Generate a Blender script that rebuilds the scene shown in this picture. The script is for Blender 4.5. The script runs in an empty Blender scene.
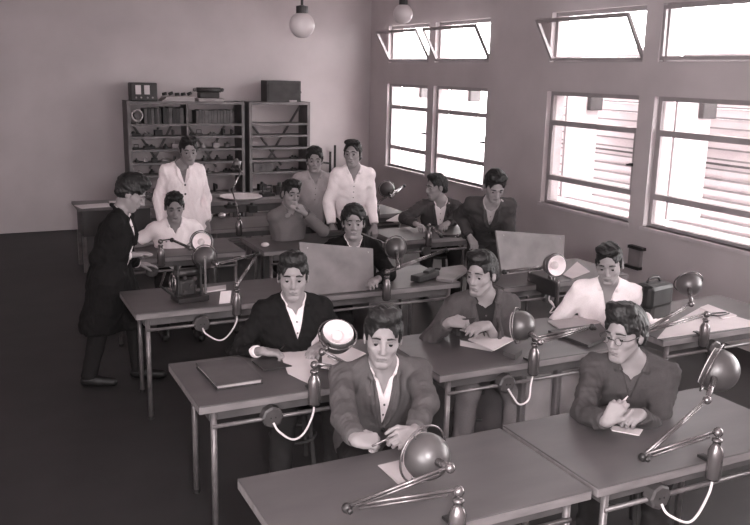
import bpy, bmesh, math, random, time
import numpy as np
from mathutils import Vector, Matrix
random.seed(7)
SC = bpy.context.scene
COL = SC.collection
PI = math.pi
T0 = time.time()

# ------------------------------------------------------------------ camera model
CAM_H = 2.3
PCX, PCY, FPX = 378.0, 262.0, 840.96
_a = np.array([-45 - PCX, 63 - PCY, FPX]); _b = np.array([2120 - PCX, 113 - PCY, FPX])
_Y = _a / np.linalg.norm(_a); _X = _b / np.linalg.norm(_b); _Z = np.cross(_X, _Y)
if _Z[1] > 0: _Z = -_Z
RW = np.array([_X, _Y, _Z])
def at(px, py, z):
    "photo point on the horizontal plane at height z"
    d = RW @ np.array([px - PCX, py - PCY, FPX]); t = (z - CAM_H) / d[2]
    return (d[0] * t, d[1] * t, z)
def aty(px, py, y):
    d = RW @ np.array([px - PCX, py - PCY, FPX]); t = y / d[1]
    return (d[0] * t, y, CAM_H + d[2] * t)
cam = bpy.data.objects.new('camera', bpy.data.cameras.new('camera')); COL.objects.link(cam)
cam.data.sensor_width = 36; cam.data.lens = FPX / 750 * 36
cam.data.shift_x = (375 - PCX) / 750; cam.data.shift_y = (PCY - 262.5) / 750
cr = RW @ np.array([1, 0, 0]); cu = RW @ np.array([0, -1, 0]); cb = RW @ np.array([0, 0, -1])
M = Matrix(((cr[0], cu[0], cb[0], 0), (cr[1], cu[1], cb[1], 0), (cr[2], cu[2], cb[2], CAM_H), (0, 0, 0, 1)))
cam.matrix_world = M
SC.camera = cam

# ------------------------------------------------------------------ materials
def tone(v, k=1.0):
    "sepia print tone: sRGB level -> linear colour"
    out = []
    for m in (1.02, .978, .985):
        s = min(1, v * m / 255.0)
        out.append(((s + .055) / 1.055) ** 2.4 if s > .04 else s / 12.92)
    return (*out, 1)
MATS = {}
def mat(name, v, rough=.6, var=.12, scale=8, metal=0, emit=0, bump=0, stretch=None, spec=.4, v2=None):
    if name in MATS: return MATS[name]
    m = bpy.data.materials.new(name); m.use_nodes = True
    nt = m.node_tree; n = nt.nodes; l = nt.links
    b = n['Principled BSDF']
    b.inputs['Roughness'].default_value = rough
    b.inputs['Metallic'].default_value = metal
    b.inputs['Specular IOR Level'].default_value = spec
    tc = n.new('ShaderNodeTexCoord'); mp = n.new('ShaderNodeMapping')
    l.new(tc.outputs['Object'], mp.inputs[0])
    if stretch: mp.inputs['Scale'].default_value = stretch
    no = n.new('ShaderNodeTexNoise'); no.inputs['Scale'].default_value = scale; no.inputs['Detail'].default_value = 5
    l.new(mp.outputs[0], no.inputs['Vector'])
    cr = n.new('ShaderNodeValToRGB'); l.new(no.outputs[0], cr.inputs[0])
    lo = v * (1 - var) if v2 is None else v; hi = v * (1 + var) if v2 is None else v2
    cr.color_ramp.elements[0].position = .3; cr.color_ramp.elements[1].position = .7
    cr.color_ramp.elements[0].color = tone(lo); cr.color_ramp.elements[1].color = tone(hi)
    l.new(cr.outputs[0], b.inputs['Base Color'])
    if bump:
        bp = n.new('ShaderNodeBump'); bp.inputs['Strength'].default_value = bump; bp.inputs['Distance'].default_value = .01
        l.new(no.outputs[0], bp.inputs['Height']); l.new(bp.outputs[0], b.inputs['Normal'])
    if emit:
        b.inputs['Emission Color'].default_value = (1, .96, .93, 1); b.inputs['Emission Strength'].default_value = emit
    MATS[name] = m
    return m
def glass(name):
    m = bpy.data.materials.new(name); m.use_nodes = True
    nt = m.node_tree; nt.nodes.clear(); n = nt.nodes; l = nt.links
    o = n.new('ShaderNodeOutputMaterial'); mx = n.new('ShaderNodeMixShader')
    t = n.new('ShaderNodeBsdfTransparent'); t.inputs[0].default_value = (.93, .92, .92, 1)
    g = n.new('ShaderNodeBsdfGlossy'); g.inputs['Roughness'].default_value = .05
    no = n.new('ShaderNodeTexNoise'); no.inputs['Scale'].default_value = 3
    mr = n.new('ShaderNodeMapRange'); mr.inputs['To Min'].default_value = .05; mr.inputs['To Max'].default_value = .09
    l.new(no.outputs[0], mr.inputs[0]); l.new(mr.outputs[0], mx.inputs[0])
    l.new(t.outputs[0], mx.inputs[1]); l.new(g.outputs[0], mx.inputs[2]); l.new(mx.outputs[0], o.inputs[0])
    MATS[name] = m
    return m
mat('wall_plaster', 182, .85, .035, 1.6, bump=.05)
mat('floor_tile', 40, .6, .10, 3)
mat('ceiling_paint', 215, .9, .02, 2)
mat('window_paint', 150, .5, .05, 5)
mat('sill_paint', 190, .5, .05, 5)
mat('slat_shade', 110)  # grey of the strips that paint shade between sunshade slats
mat('white_outside', 195, .8, .02, 1)
mat('dark_bracket', 70, .6, .1, 8)
mat('desk_top', 76, .45, .07, 3, stretch=(1, 3, 3), bump=.03, spec=.5)
mat('desk_edge', 112, .5, .10, 6, stretch=(1, 4, 4))
mat('desk_apron', 76, .6, .12, 6)
mat('pipe_metal', 104, .35, .1, 20, metal=.35)
mat('dark_metal', 48, .4, .15, 14, metal=.3)
mat('lamp_enamel', 78, .36, .06, 4, metal=.25, spec=.7)
mat('lamp_steel', 116, .25, .08, 10, metal=.7)
mat('reflector', 240, .45, .02, 4)
mat('reflector_lit', 215, .5, .04, 4, emit=.05)
mat('cord_white', 215, .6, .03, 8)
mat('socket_bakelite', 70, .4, .12, 8)
mat('paper', 198, .8, .04, 4)
mat('paper_grey', 165, .8, .05, 4)
mat('board_wood', 112, .55, .10, 7, bump=.02)
mat('folder_dark', 50, .5, .12, 6)
mat('folder_brown', 76, .6, .12, 6)
mat('shelf_wood', 98, .6, .14, 5)
mat('clutter_dark', 42, .6, .2, 9)
mat('clutter_mid', 80, .6, .2, 9)
mat('clutter_light', 150, .6, .1, 9)
mat('radio_case', 48, .45, .15, 5)
mat('radio_dial', 200, .4, .05, 5)
mat('stool_wood', 50, .6, .15, 7)
mat('cupboard_panel', 118, .6, .08, 6)
mat('globe_white', 190, .3, .02, 4)
mat('skin', 130, .6, .04, 14, spec=.35)
mat('lips', 100, .5, .04, 14)
mat('hair', 24, .55, .3, 40, bump=.12, stretch=(1, .3, 1))
mat('eye_white', 135, .3, .02, 5)
mat('iris', 25, .2, .1, 5)
mat('black', 20, .5, .1, 5)
glass('window_glass')
MATS['lens'] = MATS['window_glass']

# ------------------------------------------------------------------ mesh helpers
def newbm(): return bmesh.new()
def obj(name, bm, m, parent=None, smooth=False, loc=None):
    me = bpy.data.meshes.new(name); bm.to_mesh(me); bm.free()
    for k in (m if isinstance(m, (list, tuple)) else [m]):
        me.materials.append(MATS[k] if isinstance(k, str) else k)
    if smooth:
        for p in me.polygons: p.use_smooth = True
    o = bpy.data.objects.new(name, me); COL.objects.link(o)
    if parent is not None:
        o.parent = parent
        # geometry is written in world space: cancel the parent's placement
        if loc is None: o.matrix_parent_inverse = WM(parent).inverted()
    return o
def WM(o):
    m = Matrix.LocRotScale(o.location, o.rotation_euler, None)
    return m if o.parent is None else WM(o.parent) @ o.matrix_parent_inverse @ m
def empty(name, label, cat, loc=(0, 0, 0), rz=0, group=None):
    o = bpy.data.objects.new(name, None); COL.objects.link(o); o.empty_display_size = .1
    o.location = loc; o.rotation_euler = (0, 0, rz)
    o['label'] = label; o['category'] = cat
    if group: o['group'] = group
    return o
def tag(o, label, cat, group=None, kind=None):
    o['label'] = label; o['category'] = cat
    if group: o['group'] = group
    if kind: o['kind'] = kind
    return o
def struct(name, bm, m, parent=None, label=None):
    o = obj(name, bm, m, parent)
    if parent is None: o['kind'] = 'structure'
    if label: o['label'] = label
    return o
def box(bm, x0, x1, y0, y1, z0, z1, bev=0):
    r = bmesh.ops.create_cube(bm, size=1)
    vs = r['verts']
    for v in vs:
        v.co = Vector(((x0 + x1) / 2 + v.co.x * (x1 - x0), (y0 + y1) / 2 + v.co.y * (y1 - y0), (z0 + z1) / 2 + v.co.z * (z1 - z0)))
    if bev:
        es = list({e for v in vs for e in v.link_edges})
        bmesh.ops.bevel(bm, geom=es, offset=bev, segments=2, affect='EDGES', profile=.5)
    return vs
def obox(bm, c, sx, sy, sz, mtx, bev=0):
    "box of full size sx,sy,sz centred at c, rotated by the 3x3 mtx"
    r = bmesh.ops.create_cube(bm, size=1); vs = r['verts']
    for v in vs:
        v.co = Vector(c) + mtx @ Vector((v.co.x * sx, v.co.y * sy, v.co.z * sz))
    if bev:
        es = list({e for v in vs for e in v.link_edges})
        bmesh.ops.bevel(bm, geom=es, offset=bev, segments=2, affect='EDGES', profile=.5)
def basis(d):
    d = Vector(d).normalized(); u = Vector((0, 0, 1)) if abs(d.z) < .9 else Vector((1, 0, 0))
    s = d.cross(u).normalized(); return s, s.cross(d).normalized(), d
def tube(bm, pts, r, n=8, caps=True):
    pts = [Vector(p) for p in pts]
    rs = r if isinstance(r, (list, tuple)) else [r] * len(pts)
    rings = []; s = None
    for i, p in enumerate(pts):
        d = (pts[min(i + 1, len(pts) - 1)] - pts[max(i - 1, 0)]).normalized()
        if s is None: s, u, _ = basis(d)
        s = (s - d * s.dot(d)).normalized(); u = s.cross(d).normalized()
        rings.append([bm.verts.new(p + rs[i] * (math.cos(2 * PI * k / n) * s + math.sin(2 * PI * k / n) * u)) for k in range(n)])
    for i in range(len(rings) - 1):
        for k in range(n):
            bm.faces.new((rings[i][k], rings[i + 1][k], rings[i + 1][(k + 1) % n], rings[i][(k + 1) % n]))
    if caps:
        bm.faces.new(rings[0]); bm.faces.new(list(reversed(rings[-1])))
    bmesh.ops.recalc_face_normals(bm, faces=bm.faces[:])
def lathe(bm, c, d, prof, n=24, closed=False):
    "prof: list of (distance along d, radius)"
    s, u, d = basis(d); c = Vector(c); rings = []
    for h, r in prof:
        if r < 1e-5: rings.append([bm.verts.new(c + d * h)])
        else: rings.append([bm.verts.new(c + d * h + r * (math.cos(2 * PI * k / n) * s + math.sin(2 * PI * k / n) * u)) for k in range(n)])
    for a, b in zip(rings, rings[1:]):
        for k in range(n):
            k2 = (k + 1) % n
            f = [a[k % len(a)], a[k2 % len(a)], b[k2 % len(b)], b[k % len(b)]]
            g = []
            for v in f:
                if v not in g: g.append(v)
            if len(g) > 2: bm.faces.new(g)
    bmesh.ops.recalc_face_normals(bm, faces=bm.faces[:])
def ball(bm, c, r, n=16, sc=(1, 1, 1)):
    res = bmesh.ops.create_uvsphere(bm, u_segments=n, v_segments=max(6, n // 2), radius=r)
    for v in res['verts']:
        v.co = Vector(c) + Vector((v.co.x * sc[0], v.co.y * sc[1], v.co.z * sc[2]))
def torus(bm, c, d, R, r, n=32, m=8, a0=0, a1=2 * PI):
    s, u, d = basis(d); c = Vector(c); full = abs(a1 - a0 - 2 * PI) < 1e-4
    pts = [c + R * (math.cos(a0 + (a1 - a0) * k / n) * s + math.sin(a0 + (a1 - a0) * k / n) * u) for k in range(n + (0 if full else 1))]
    if full: pts = pts + [pts[0]]
    tube(bm, pts, r, m, caps=not full)
def rotz(a): return Matrix.Rotation(a, 3, 'Z')
def bez(pts, n=8):
    "catmull-rom through points"
    pts = [Vector(p) for p in pts]; P = [pts[0]] + pts + [pts[-1]]; out = []
    for i in range(1, len(P) - 2):
        for k in range(n):
            t = k / n; a, b, c, d = P[i - 1], P[i], P[i + 1], P[i + 2]
            out.append(.5 * ((2 * b) + (-a + c) * t + (2 * a - 5 * b + 4 * c - d) * t * t + (-a + 3 * b - 3 * c + d) * t ** 3))
    out.append(pts[-1]); return out

# ------------------------------------------------------------------ room shell
XW, YB, XL, YF, ZC = 6.03, 12.6, -1.6, -2.2, 3.6
b = newbm(); box(b, XL - .2, XW + .25, YF - .2, YB + .2, -.1, 0); struct('floor', b, 'floor_tile')
b = newbm(); box(b, XL - .2, XW + .25, YF - .2, YB + .2, ZC, ZC + .1); struct('ceiling', b, 'ceiling_paint')
b = newbm(); box(b, XL - .2, XW + .25, YB, YB + .2, 0, ZC); struct('wall_back', b, 'wall_plaster')
b = newbm(); LW = (-1.9, 1.3, .9, 2.9)  # opening in the left wall for the added window
box(b, XL - .2, XL, YF, LW[0], 0, ZC); box(b, XL - .2, XL, LW[1], YB, 0, ZC); box(b, XL - .2, XL, LW[0], LW[1], 0, LW[2]); box(b, XL - .2, XL, LW[0], LW[1], LW[3], ZC); struct('wall_left', b, 'wall_plaster')
b = newbm()
for y in (-1.9, -.86, .21, 1.25): box(b, XL - .12, XL - .07, y, y + .05, .9, 2.9)
for z in (.9, 1.9, 2.85): box(b, XL - .12, XL - .07, -1.9, 1.3, z, z + .05)
w = struct('window_7', b, 'window_paint')  # unseen window, added to brighten the opposite wall
b = newbm(); box(b, XL - .10, XL - .094, -1.86, 1.26, .94, 2.86); obj('pane', b, 'window_glass', w)
b = newbm(); box(b, XL - .2, XW + .25, YF - .2, YF, 0, ZC); struct('wall_front', b, 'wall_plaster')
PANES = [(11.97, 10.70), (10.52, 9.16), (7.92, 6.45), (6.24, 4.86), (3.70, 2.32), (2.11, .73)]  # pair nearest the camera is out of view, added to let in daylight
Z0, Z1, H0, H1 = .87, 2.14, 2.46, 3.0
b = newbm()
ys = [YB] + [v for p in PANES for v in p] + [YF]
for i in range(0, len(ys), 2): box(b, XW, XW + .25, ys[i + 1], ys[i], 0, ZC)
for a, c in PANES:
    box(b, XW, XW + .25, c, a, 0, Z0); box(b, XW, XW + .25, c, a, Z1, H0); box(b, XW, XW + .25, c, a, H1, ZC)
struct('wall_right', b, 'wall_plaster')
# pipe conduit line along the wall under the windows
HT = [1, 1, 1, 1, 0, 0]
for i, (ya, yb) in enumerate(PANES):
    xf0, xf1 = XW + .06, XW + .11
    b = newbm(); t = .045
    for z0, z1 in ((Z0, Z1), (H0, H1)):
        box(b, xf0, xf1, yb, yb + t, z0, z1); box(b, xf0, xf1, ya - t, ya, z0, z1)
        box(b, xf0, xf1, yb + t, ya - t, z0, z0 + .03); box(b, xf0, xf1, yb + t, ya - t, z1 - t, z1)
    w = struct('window_%d' % (i + 1), b, 'window_paint')
    for z in (1.17, 1.79):
        b = newbm(); box(b, xf0 - .015, xf1 + .01, yb + t, ya - t, z - .028, z + .028); obj('sash_rail', b, 'window_paint', w)
    b = newbm(); box(b, xf0 - .012, xf0 - .001, ya - t - .03, ya - t, 1.2, 1.76); box(b, xf0 - .012, xf0 - .001, yb + t, yb + t + .03, 1.2, 1.76)
    obj('casement', b, 'window_paint', w)
    for z0, z1 in ((Z0 + .03, 1.142), (1.198, 1.762), (1.818, Z1 - t)):
        b = newbm(); box(b, xf0 + .02, xf0 + .026, yb + t, ya - t, z0, z1); obj('pane', b, 'window_glass', w)
    b = newbm(); box(b, XW - .03, xf0, yb - .02, ya + .02, Z0 - .035, Z0); obj('window_sill', b, 'sill_paint', w)
    b = newbm(); box(b, XW - .01, xf0, yb + .01, yb + .05, 1.44, 1.47); box(b, XW - .06, XW - .01, yb + .02, yb + .04, 1.445, 1.465); obj('latch', b, 'dark_metal', w)
    # hopper light, hinged at its foot and tipped into the room
    tilt = math.radians(30) if i < 3 else math.radians(1)
    hh = .50
    def hp(y, s, off=0):  # s along the sash from hinge
        return Vector((XW + .03 - math.sin(tilt) * s + off * math.cos(tilt), y, H0 + .02 + math.cos(tilt) * s + off * math.sin(tilt)))
    b = newbm()
    mt = Matrix.Rotation(-tilt, 3, 'Y')
    def bar(bm, y0, y1, s0, s1, th=.03):
        c = (hp(y0, s0) + hp(y1, s1)) / 2
        obox(bm, c, th, abs(y1 - y0), abs(s1 - s0), mt)
    bar(b, yb, ya, 0, .035); bar(b, yb, ya, hh - .035, hh); bar(b, yb, yb + .035, .035, hh - .035); bar(b, ya - .035, ya, .035, hh - .035)
    hs = obj('hopper_sash', b, 'window_paint', w)
    b = newbm(); bar(b, yb + .035, ya - .035, .035, hh - .035, .005); obj('hopper_pane', b, 'window_glass', hs)

# outside: shutters folded out, slatted sunshade, ground
b = newbm(); box(b, 6.3, 30, -12, 40, -1.2, -1.1); struct('floor_outside', b, 'white_outside')
for i, (ya, yb) in enumerate(PANES[:4]):
    o = empty('window_shutter', ['pale shutter leaf folded outside the farthest window', 'pale shutter leaf folded outside the second window from the back',
        'pale shutter leaf folded outside the third window from the back', 'pale shutter leaf folded outside the window nearest the photo edge'][i], 'shutter', (XW + .27, ya - .02, Z0))
    b = newbm(); box(b, XW + .26, XW + .72, ya - .05, ya - .015, .92, 2.5, .004); obj('shutter_leaf', b, 'white_outside', o)
    b = newbm(); box(b, XW + .54, XW + .72, ya - .12, ya - .052, 1.93, 2.12, .01); obj('bracket', b, 'dark_bracket', o)
for k, (y0, y1, lb) in enumerate(((4.2, 6.9, 'white slatted sunshade outside the nearest window'), (7.0, 9.2, 'white slatted sunshade outside the third window from the back'))):
    o = empty('sunshade', lb, 'sunshade', (XW + 1.0, (y0 + y1) / 2, 0))
    for j in range(22):
        z = .35 + j * .105
        b = newbm(); box(b, XW + 1.0, XW + 1.02, y0, y1, z, z + .095); sl_ = obj('slat', b, 'white_outside', o)
        b = newbm(); box(b, XW + .985, XW + .999, y0, y1, z - .008, z + .010); obj('slat_shade_strip', b, 'slat_shade', sl_)  # dark strip painting the shadow line where boards overlap
    b = newbm(); box(b, XW + 1.03, XW + 1.06, y0, y0 + .05, -1.1, 2.8); box(b, XW + 1.03, XW + 1.06, y1 - .05, y1, -1.1, 2.8); obj('post', b, 'white_outside', o)
    b = newbm(); tube(b, [(XW + .95, y0, 1.46), (XW + .95, y1, 1.46)], .012); obj('stay_rod', b, 'dark_metal', o)
# ------------------------------------------------------------------ desks
DT = .75
def desk(x0, x1, y0, y1, label, socket=None, cupboard=None, rail=True, legs='all'):
    o = empty('work_desk', label, 'desk', ((x0 + x1) / 2, (y0 + y1) / 2, 0), group='drawing work desks in rows')
    b = newbm(); box(b, x0, x1, y0, y1, DT - .008, DT, .003); obj('desk_surface', b, 'desk_top', o)
    b = newbm(); box(b, x0, x1, y0, y1, DT - .042, DT - .008, .003); obj('edge_band', b, 'desk_edge', o)
    b = newbm()
    box(b, x0 + .06, x1 - .06, y0 + .05, y0 + .07, DT - .1, DT - .042); box(b, x0 + .06, x1 - .06, y1 - .07, y1 - .05, DT - .1, DT - .042)
    box(b, x0 + .06, x0 + .08, y0 + .07, y1 - .07, DT - .1, DT - .042); box(b, x1 - .08, x1 - .06, y0 + .07, y1 - .07, DT - .1, DT - .042)
    obj('apron', b, 'desk_apron', o)
    for sx in (-1, 1):
        for y in (y0 + .045, y1 - .06):
            x = (x0 + (.08 if y < y0 + .1 else .12)) if sx < 0 else (x1 - (.08 if y < y0 + .1 else .12))
            b = newbm(); tube(b, [(x, y, .012), (x, y, DT - .042)], .016, 10); lg = obj('leg', b, 'pipe_metal', o, smooth=True)
            b = newbm(); tube(b, [(x, y, 0), (x, y, .02)], .022, 10); obj('foot_cap', b, 'dark_metal', lg)
    if rail:
        b = newbm(); tube(b, [(x0 + .07, y0 + .03, DT - .125), (x1 - .07, y0 + .03, DT - .125)], .011, 8); obj('rail', b, 'pipe_metal', o, smooth=True)
    if socket is not None:
        b = newbm(); lathe(b, (socket, y0 + .02, DT - .115), (0, -1, 0), [(-.03, 0), (-.03, .055), (.015, .055), (.022, .045), (.022, 0)], 8)
        obj('socket_box', b, 'socket_bakelite', o)
        b = newbm()
        for dx in (-.012, .012): tube(b, [(socket + dx, y0 - .003, DT - .115), (socket + dx, y0 - .0045, DT - .115)], .004, 8)
        obj('socket_hole', b, 'black', o)
    if cupboard:
        for c0, c1 in cupboard:
            b = newbm(); box(b, c0, c1, y0 + .1, y1 - .12, .08, DT - .1, .004); cu_ = obj('cupboard', b, 'shelf_wood', o)
            b = newbm(); box(b, c0 + .025, c1 - .025, y0 + .085, y0 + .1, .1, DT - .13, .003); dr = obj('cupboard_door', b, 'cupboard_panel', cu_)
    return o
YC, YB_, YA, Y4, Y5 = 2.29, 3.66, 5.34, 6.97, 8.05
desk(.86, 2.08, YC, 2.92, 'front row desk at the bottom left, under the large round lamp', 1.2)
desk(2.11, 3.33, YC, 2.94, 'front row desk at the bottom right, before the student in glasses', 2.45)
desk(.905, 2.13, YB_ + .02, 4.33, 'second row desk holding the closed brown folder, its left legs in view', 1.27)
desk(2.17, 3.385, 3.61, 4.29, 'second row desk with the stack of books and the round lamp at its edge', 2.61, [(2.78, 3.0), (3.03, 3.28)])
desk(3.74, 4.96, 3.61, 4.29, 'second row desk at the right edge, covered by a large sheet', 4.2)
desk(.92, 2.12, YA, 5.96, 'third row desk at the left carrying the dark instrument', 1.35)
desk(2.15, 3.35, YA - .02, 5.96, 'third row desk under the leaning drawing board', None, [(2.62, 2.86)])
desk(3.56, 4.78, 5.05, 5.70, 'third row desk near the windows with the papered board on it', 4.0)
desk(1.0, 2.16, Y4, 7.62, 'fourth row desk where the boy in the white shirt works', 1.35)
desk(2.30, 3.50, Y4 - .08, 7.55, 'fourth row desk in the middle, before the boy resting his chin', 2.6)
desk(3.62, 4.84, Y4 - .06, 7.55, 'fourth row desk near the windows, before the boy in profile', 3.95)
desk(2.12, 2.98, Y5, 8.68, 'back row desk behind the white-coated young man', None)
desk(3.3, 4.5, 8.35, 9.0, 'back row desk behind the boy in profile, nearest the far windows', None)
# long bench before the bookcase
o = empty('workbench', 'long low workbench in front of the bookcase, littered with gear', 'bench', (2.9, 10.1, 0))
b = newbm(); box(b, 2.15, 4.1, 9.8, 10.45, .70, .75, .004); obj('bench_top', b, 'desk_edge', o)
b = newbm(); box(b, 2.2, 4.05, 9.85, 9.87, .60, .70); obj('apron', b, 'desk_apron', o)
b = newbm(); box(b, 2.22, 4.03, 9.9, 10.4, .18, .21); obj('lower_shelf', b, 'shelf_wood', o)
for x in (2.22, 3.1, 4.03):
    for y in (9.88, 10.4):
        b = newbm(); box(b, x - .03, x + .03, y - .03, y + .03, 0, .70); obj('leg', b, 'shelf_wood', o)
# side table by the left
o = empty('side_table', 'dark table with pale sheets on it beside the left of the back wall', 'table', (1.3, 9.9, 0))
b = newbm(); box(b, 1.1, 1.95, 9.75, 10.35, .72, .75, .003); obj('table_top', b, 'shelf_wood', o)
b = newbm(); box(b, 1.15, 1.9, 9.8, 10.3, .42, .72); obj('drawer_case', b, 'folder_dark', o)
for x in (1.16, 1.89):
    for y in (9.82, 10.28):
        b = newbm(); box(b, x - .02, x + .02, y - .02, y + .02, 0, .42); obj('leg', b, 'pipe_metal', o)
for k, (x, y, r, lb) in enumerate(((1.3, 9.9, .2, 'pale sheet lying at the left end of the dark side table'), (1.68, 10.05, -.1, 'pale sheet lying at the right end of the dark side table'))):
    b = newbm(); obox(b, (x, y, .753), .38, .26, .005, rotz(r)); tag(obj('paper_sheet', b, 'paper'), lb, 'paper')

# ------------------------------------------------------------------ bookcases on the back wall
SY0, SY1 = 12.2, 12.58
def bookcase(x0, x1, label, zs, mids=()):
    o = empty('bookcase', label, 'bookcase', ((x0 + x1) / 2, (SY0 + SY1) / 2, 0))
    for x in (x0, x1 - .045):
        b = newbm(); box(b, x, x + .045, SY0, SY1, 0, 1.84); obj('side_panel', b, 'shelf_wood', o)
    for x in mids:
        b = newbm(); box(b, x, x + .03, SY0 + .02, SY1, .02, 1.8); obj('divider', b, 'shelf_wood', o)
    b = newbm(); box(b, x0 + .045, x1 - .045, SY0, SY1, 1.795, 1.835); obj('top_board', b, 'shelf_wood', o)
    for z in zs:
        b = newbm(); box(b, x0 + .045, x1 - .045, SY0, SY1 - .05, z - .03, z); obj('shelf', b, 'shelf_wood', o)
    xs = [x0 + .045] + [m for m in mids] + [x1 - .045]
    for a, c in zip(xs, xs[1:]):
        for (p, q) in (((a, 1.62), (c - .3, .85)), ((c, 1.75), (a + .3, .85))):
            b = newbm(); tube(b, [(p[0], SY1 - .03, p[1]), (q[0], SY1 - .03, q[1])], .018, 6); obj('cross_brace', b, 'shelf_wood', o)
    return o
ZS = [1.52, 1.345, 1.16, .97, .79, .5, .12]
bookcase(2.1, 3.79, 'wide crowded bookcase on the back wall, left of the two', ZS, (2.93,))
bookcase(3.86, 4.83, 'narrow, mostly empty bookcase with crossed braces, right of the two', ZS)
def item(name, bm, m, lb, cat, grp=None, smooth=False):
    return tag(obj(name, bm, m, smooth=smooth), lb, cat, grp)
# top shelf binders
def binders(x0, x1, z, h, g, cat, ms):
    x = x0; i = 0
    while x < x1 - .02:
        w = random.uniform(.035, .06); w = min(w, x1 - x)
        hh = h * random.uniform(.92, 1.0)
        b = newbm(); box(b, x, x + w - .004, SY0 + .04, SY1 - .08, z, z + hh, .003)
        box(b, x + .008, x + w - .012, SY0 + .036, SY0 + .04, z + hh * .55, z + hh * .8)
        item('binder', b, ms[i % len(ms)], g[0], cat, g[1]); x += w; i += 1
binders(2.34, 2.58, ZS[0], .23, ('dark binder in the left block on the top shelf of the wide bookcase', 'left block of binders'), 'binder', ['clutter_mid', 'clutter_dark'])
binders(2.60, 2.90, ZS[0], .235, ('dark binder in the middle block on the top shelf of the wide bookcase', 'middle block of binders'), 'binder', ['clutter_dark', 'clutter_dark', 'clutter_mid'])
binders(3.08, 3.62, ZS[0], .20, ('grey binder in the right block on the top shelf of the wide bookcase', 'right block of binders'), 'binder', ['clutter_mid'])
b = newbm(); torus(b, (2.235, SY0 + .02, 1.64), (0, 1, 0), .075, .013, 32, 8); o = item('ring_gauge', b, 'clutter_light', 'pale ring standing at the left end of the top shelf', 'ring', smooth=True)
b = newbm(); lathe(b, (2.235, SY0 + .03, 1.64), (0, 1, 0), [(0, 0), (0, .04), (.06, .04), (.06, 0)], 20); box(b, 2.215, 2.255, SY0 + .03, SY0 + .09, 1.52, 1.61); obj('hub', b, 'clutter_mid', o)
# small instruments per shelf
def gadget(kind, x, y, z, s, m, lb, grp):
    b = newbm()
    if kind == 0: box(b, x - s, x + s, y - s, y + s, z, z + s * 1.5, .004); tube(b, [(x, y, z + s * 1.5), (x, y, z + s * 2.1)], s * .35, 10)
    elif kind == 1: lathe(b, (x, y, z), (0, 0, 1), [(0, 0), (0, s), (s * .9, s * .9), (s * 1.1, s * .4), (s * 1.8, s * .35), (s * 1.85, 0)], 12)
    elif kind == 2: box(b, x - s * 1.5, x + s * 1.5, y - s, y + s, z, z + s * .7, .004); ball(b, (x - s * .6, y, z + s * .9), s * .5, 10); ball(b, (x + s * .6, y, z + s * .8), s * .4, 10)
    elif kind == 3: box(b, x - s * .2, x + s * .2, y - s, y + s, z, z + s * 2.2, .003); lathe(b, (x + s * .2, y, z + s * 1.3), (1, 0, 0), [(0, 0), (0, s * .7), (s * .5, s * .7), (s * .5, 0)], 12)
    else: box(b, x - s, x + s, y - s, y + s, z, z + s * .5, .003); tube(b, [(x - s * .7, y, z + s * .5), (x - s * .7, y, z + s * 1.6), (x + s * .7, y, z + s * 1.6), (x + s * .7, y, z + s * .5)], s * .15, 6)
    item('instrument', b, m, lb, 'instrument', grp)
SHN = ['second', 'third', 'fourth', 'fifth', 'sixth', 'lowest']
for si in range(1, 7):
    for cx0, cx1, cn in ((2.17, 2.90, 'left'), (2.98, 3.72, 'right')):
        x = cx0 + .06
        while x < cx1 - .05:
            s = random.uniform(.03, .055); kind = random.randrange(5)
            gadget(kind, x, SY0 + .12 + random.random() * .1, ZS[si], s, random.choice(['clutter_dark', 'clutter_dark', 'clutter_dark', 'clutter_mid', 'clutter_light'][:5 if si > 1 else 4]),
                   'small instrument on the %s half of the %s shelf of the wide bookcase' % (cn, SHN[si - 1]), 'instruments, %s half of the %s shelf' % (cn, SHN[si - 1]))
            x += s * random.uniform(2.6, 4.2) + .03
for (x, z, s, k) in ((4.62, .97, .04, 2), (4.35, .79, .04, 1), (4.62, .79, .035, 2), (4.1, .5, .06, 0), (4.45, .5, .06, 1), (4.65, .5, .05, 4)):
    gadget(k, x, SY0 + .15, z, s, 'clutter_dark', {.97: 'flat dark gadget alone on a middle shelf of the narrow bookcase', .79: 'small dark gadget low in the narrow bookcase, beside the box', .5: 'dark gadget on the second-lowest shelf of the narrow bookcase'}[z],
           {.97: 'gadget, narrow bookcase middle', .79: 'gadgets, narrow bookcase lower shelf', .5: 'gadgets, narrow bookcase low shelf'}[z])
b = newbm(); box(b, 3.93, 4.24, SY0 + .03, SY1 - .1, .79, .93, .006); box(b, 4.05, 4.12, SY0 + .015, SY0 + .03, .84, .88); item('storage_box', b, 'clutter_mid', 'dark box on a lower shelf of the narrow bookcase', 'box')
# on top of the bookcases
o = empty('table_radio', 'small radio with two pale windows on the left end of the bookcase', 'radio', (2.36, 12.38, 1.835))
b = newbm(); box(b, 2.17, 2.54, 12.26, 12.48, 1.835, 2.09, .015); obj('case', b, 'radio_case', o)
for x in (2.235, 2.355): b = newbm(); box(b, x, x + .075, 12.252, 12.262, 1.93, 2.055, .002); obj('dial_window', b, 'radio_dial', o)
for x in (2.24, 2.31, 2.40, 2.47): b = newbm(); lathe(b, (x, 12.262, 1.885), (0, -1, 0), [(0, 0), (0, .014), (.02, .012), (.02, 0)], 12); obj('knob', b, 'clutter_light', o)
o = empty('large_radio', 'large dark box-shaped radio standing on the narrow bookcase', 'radio', (4.41, 12.38, 1.835))
b = newbm(); box(b, 4.15, 4.70, 12.25, 12.52, 1.835, 2.15, .008); obj('case', b, 'radio_case', o)
b = newbm(); box(b, 4.18, 4.67, 12.243, 12.252, 1.87, 2.12, .002); obj('speaker_cloth', b, 'clutter_dark', o)
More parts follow.
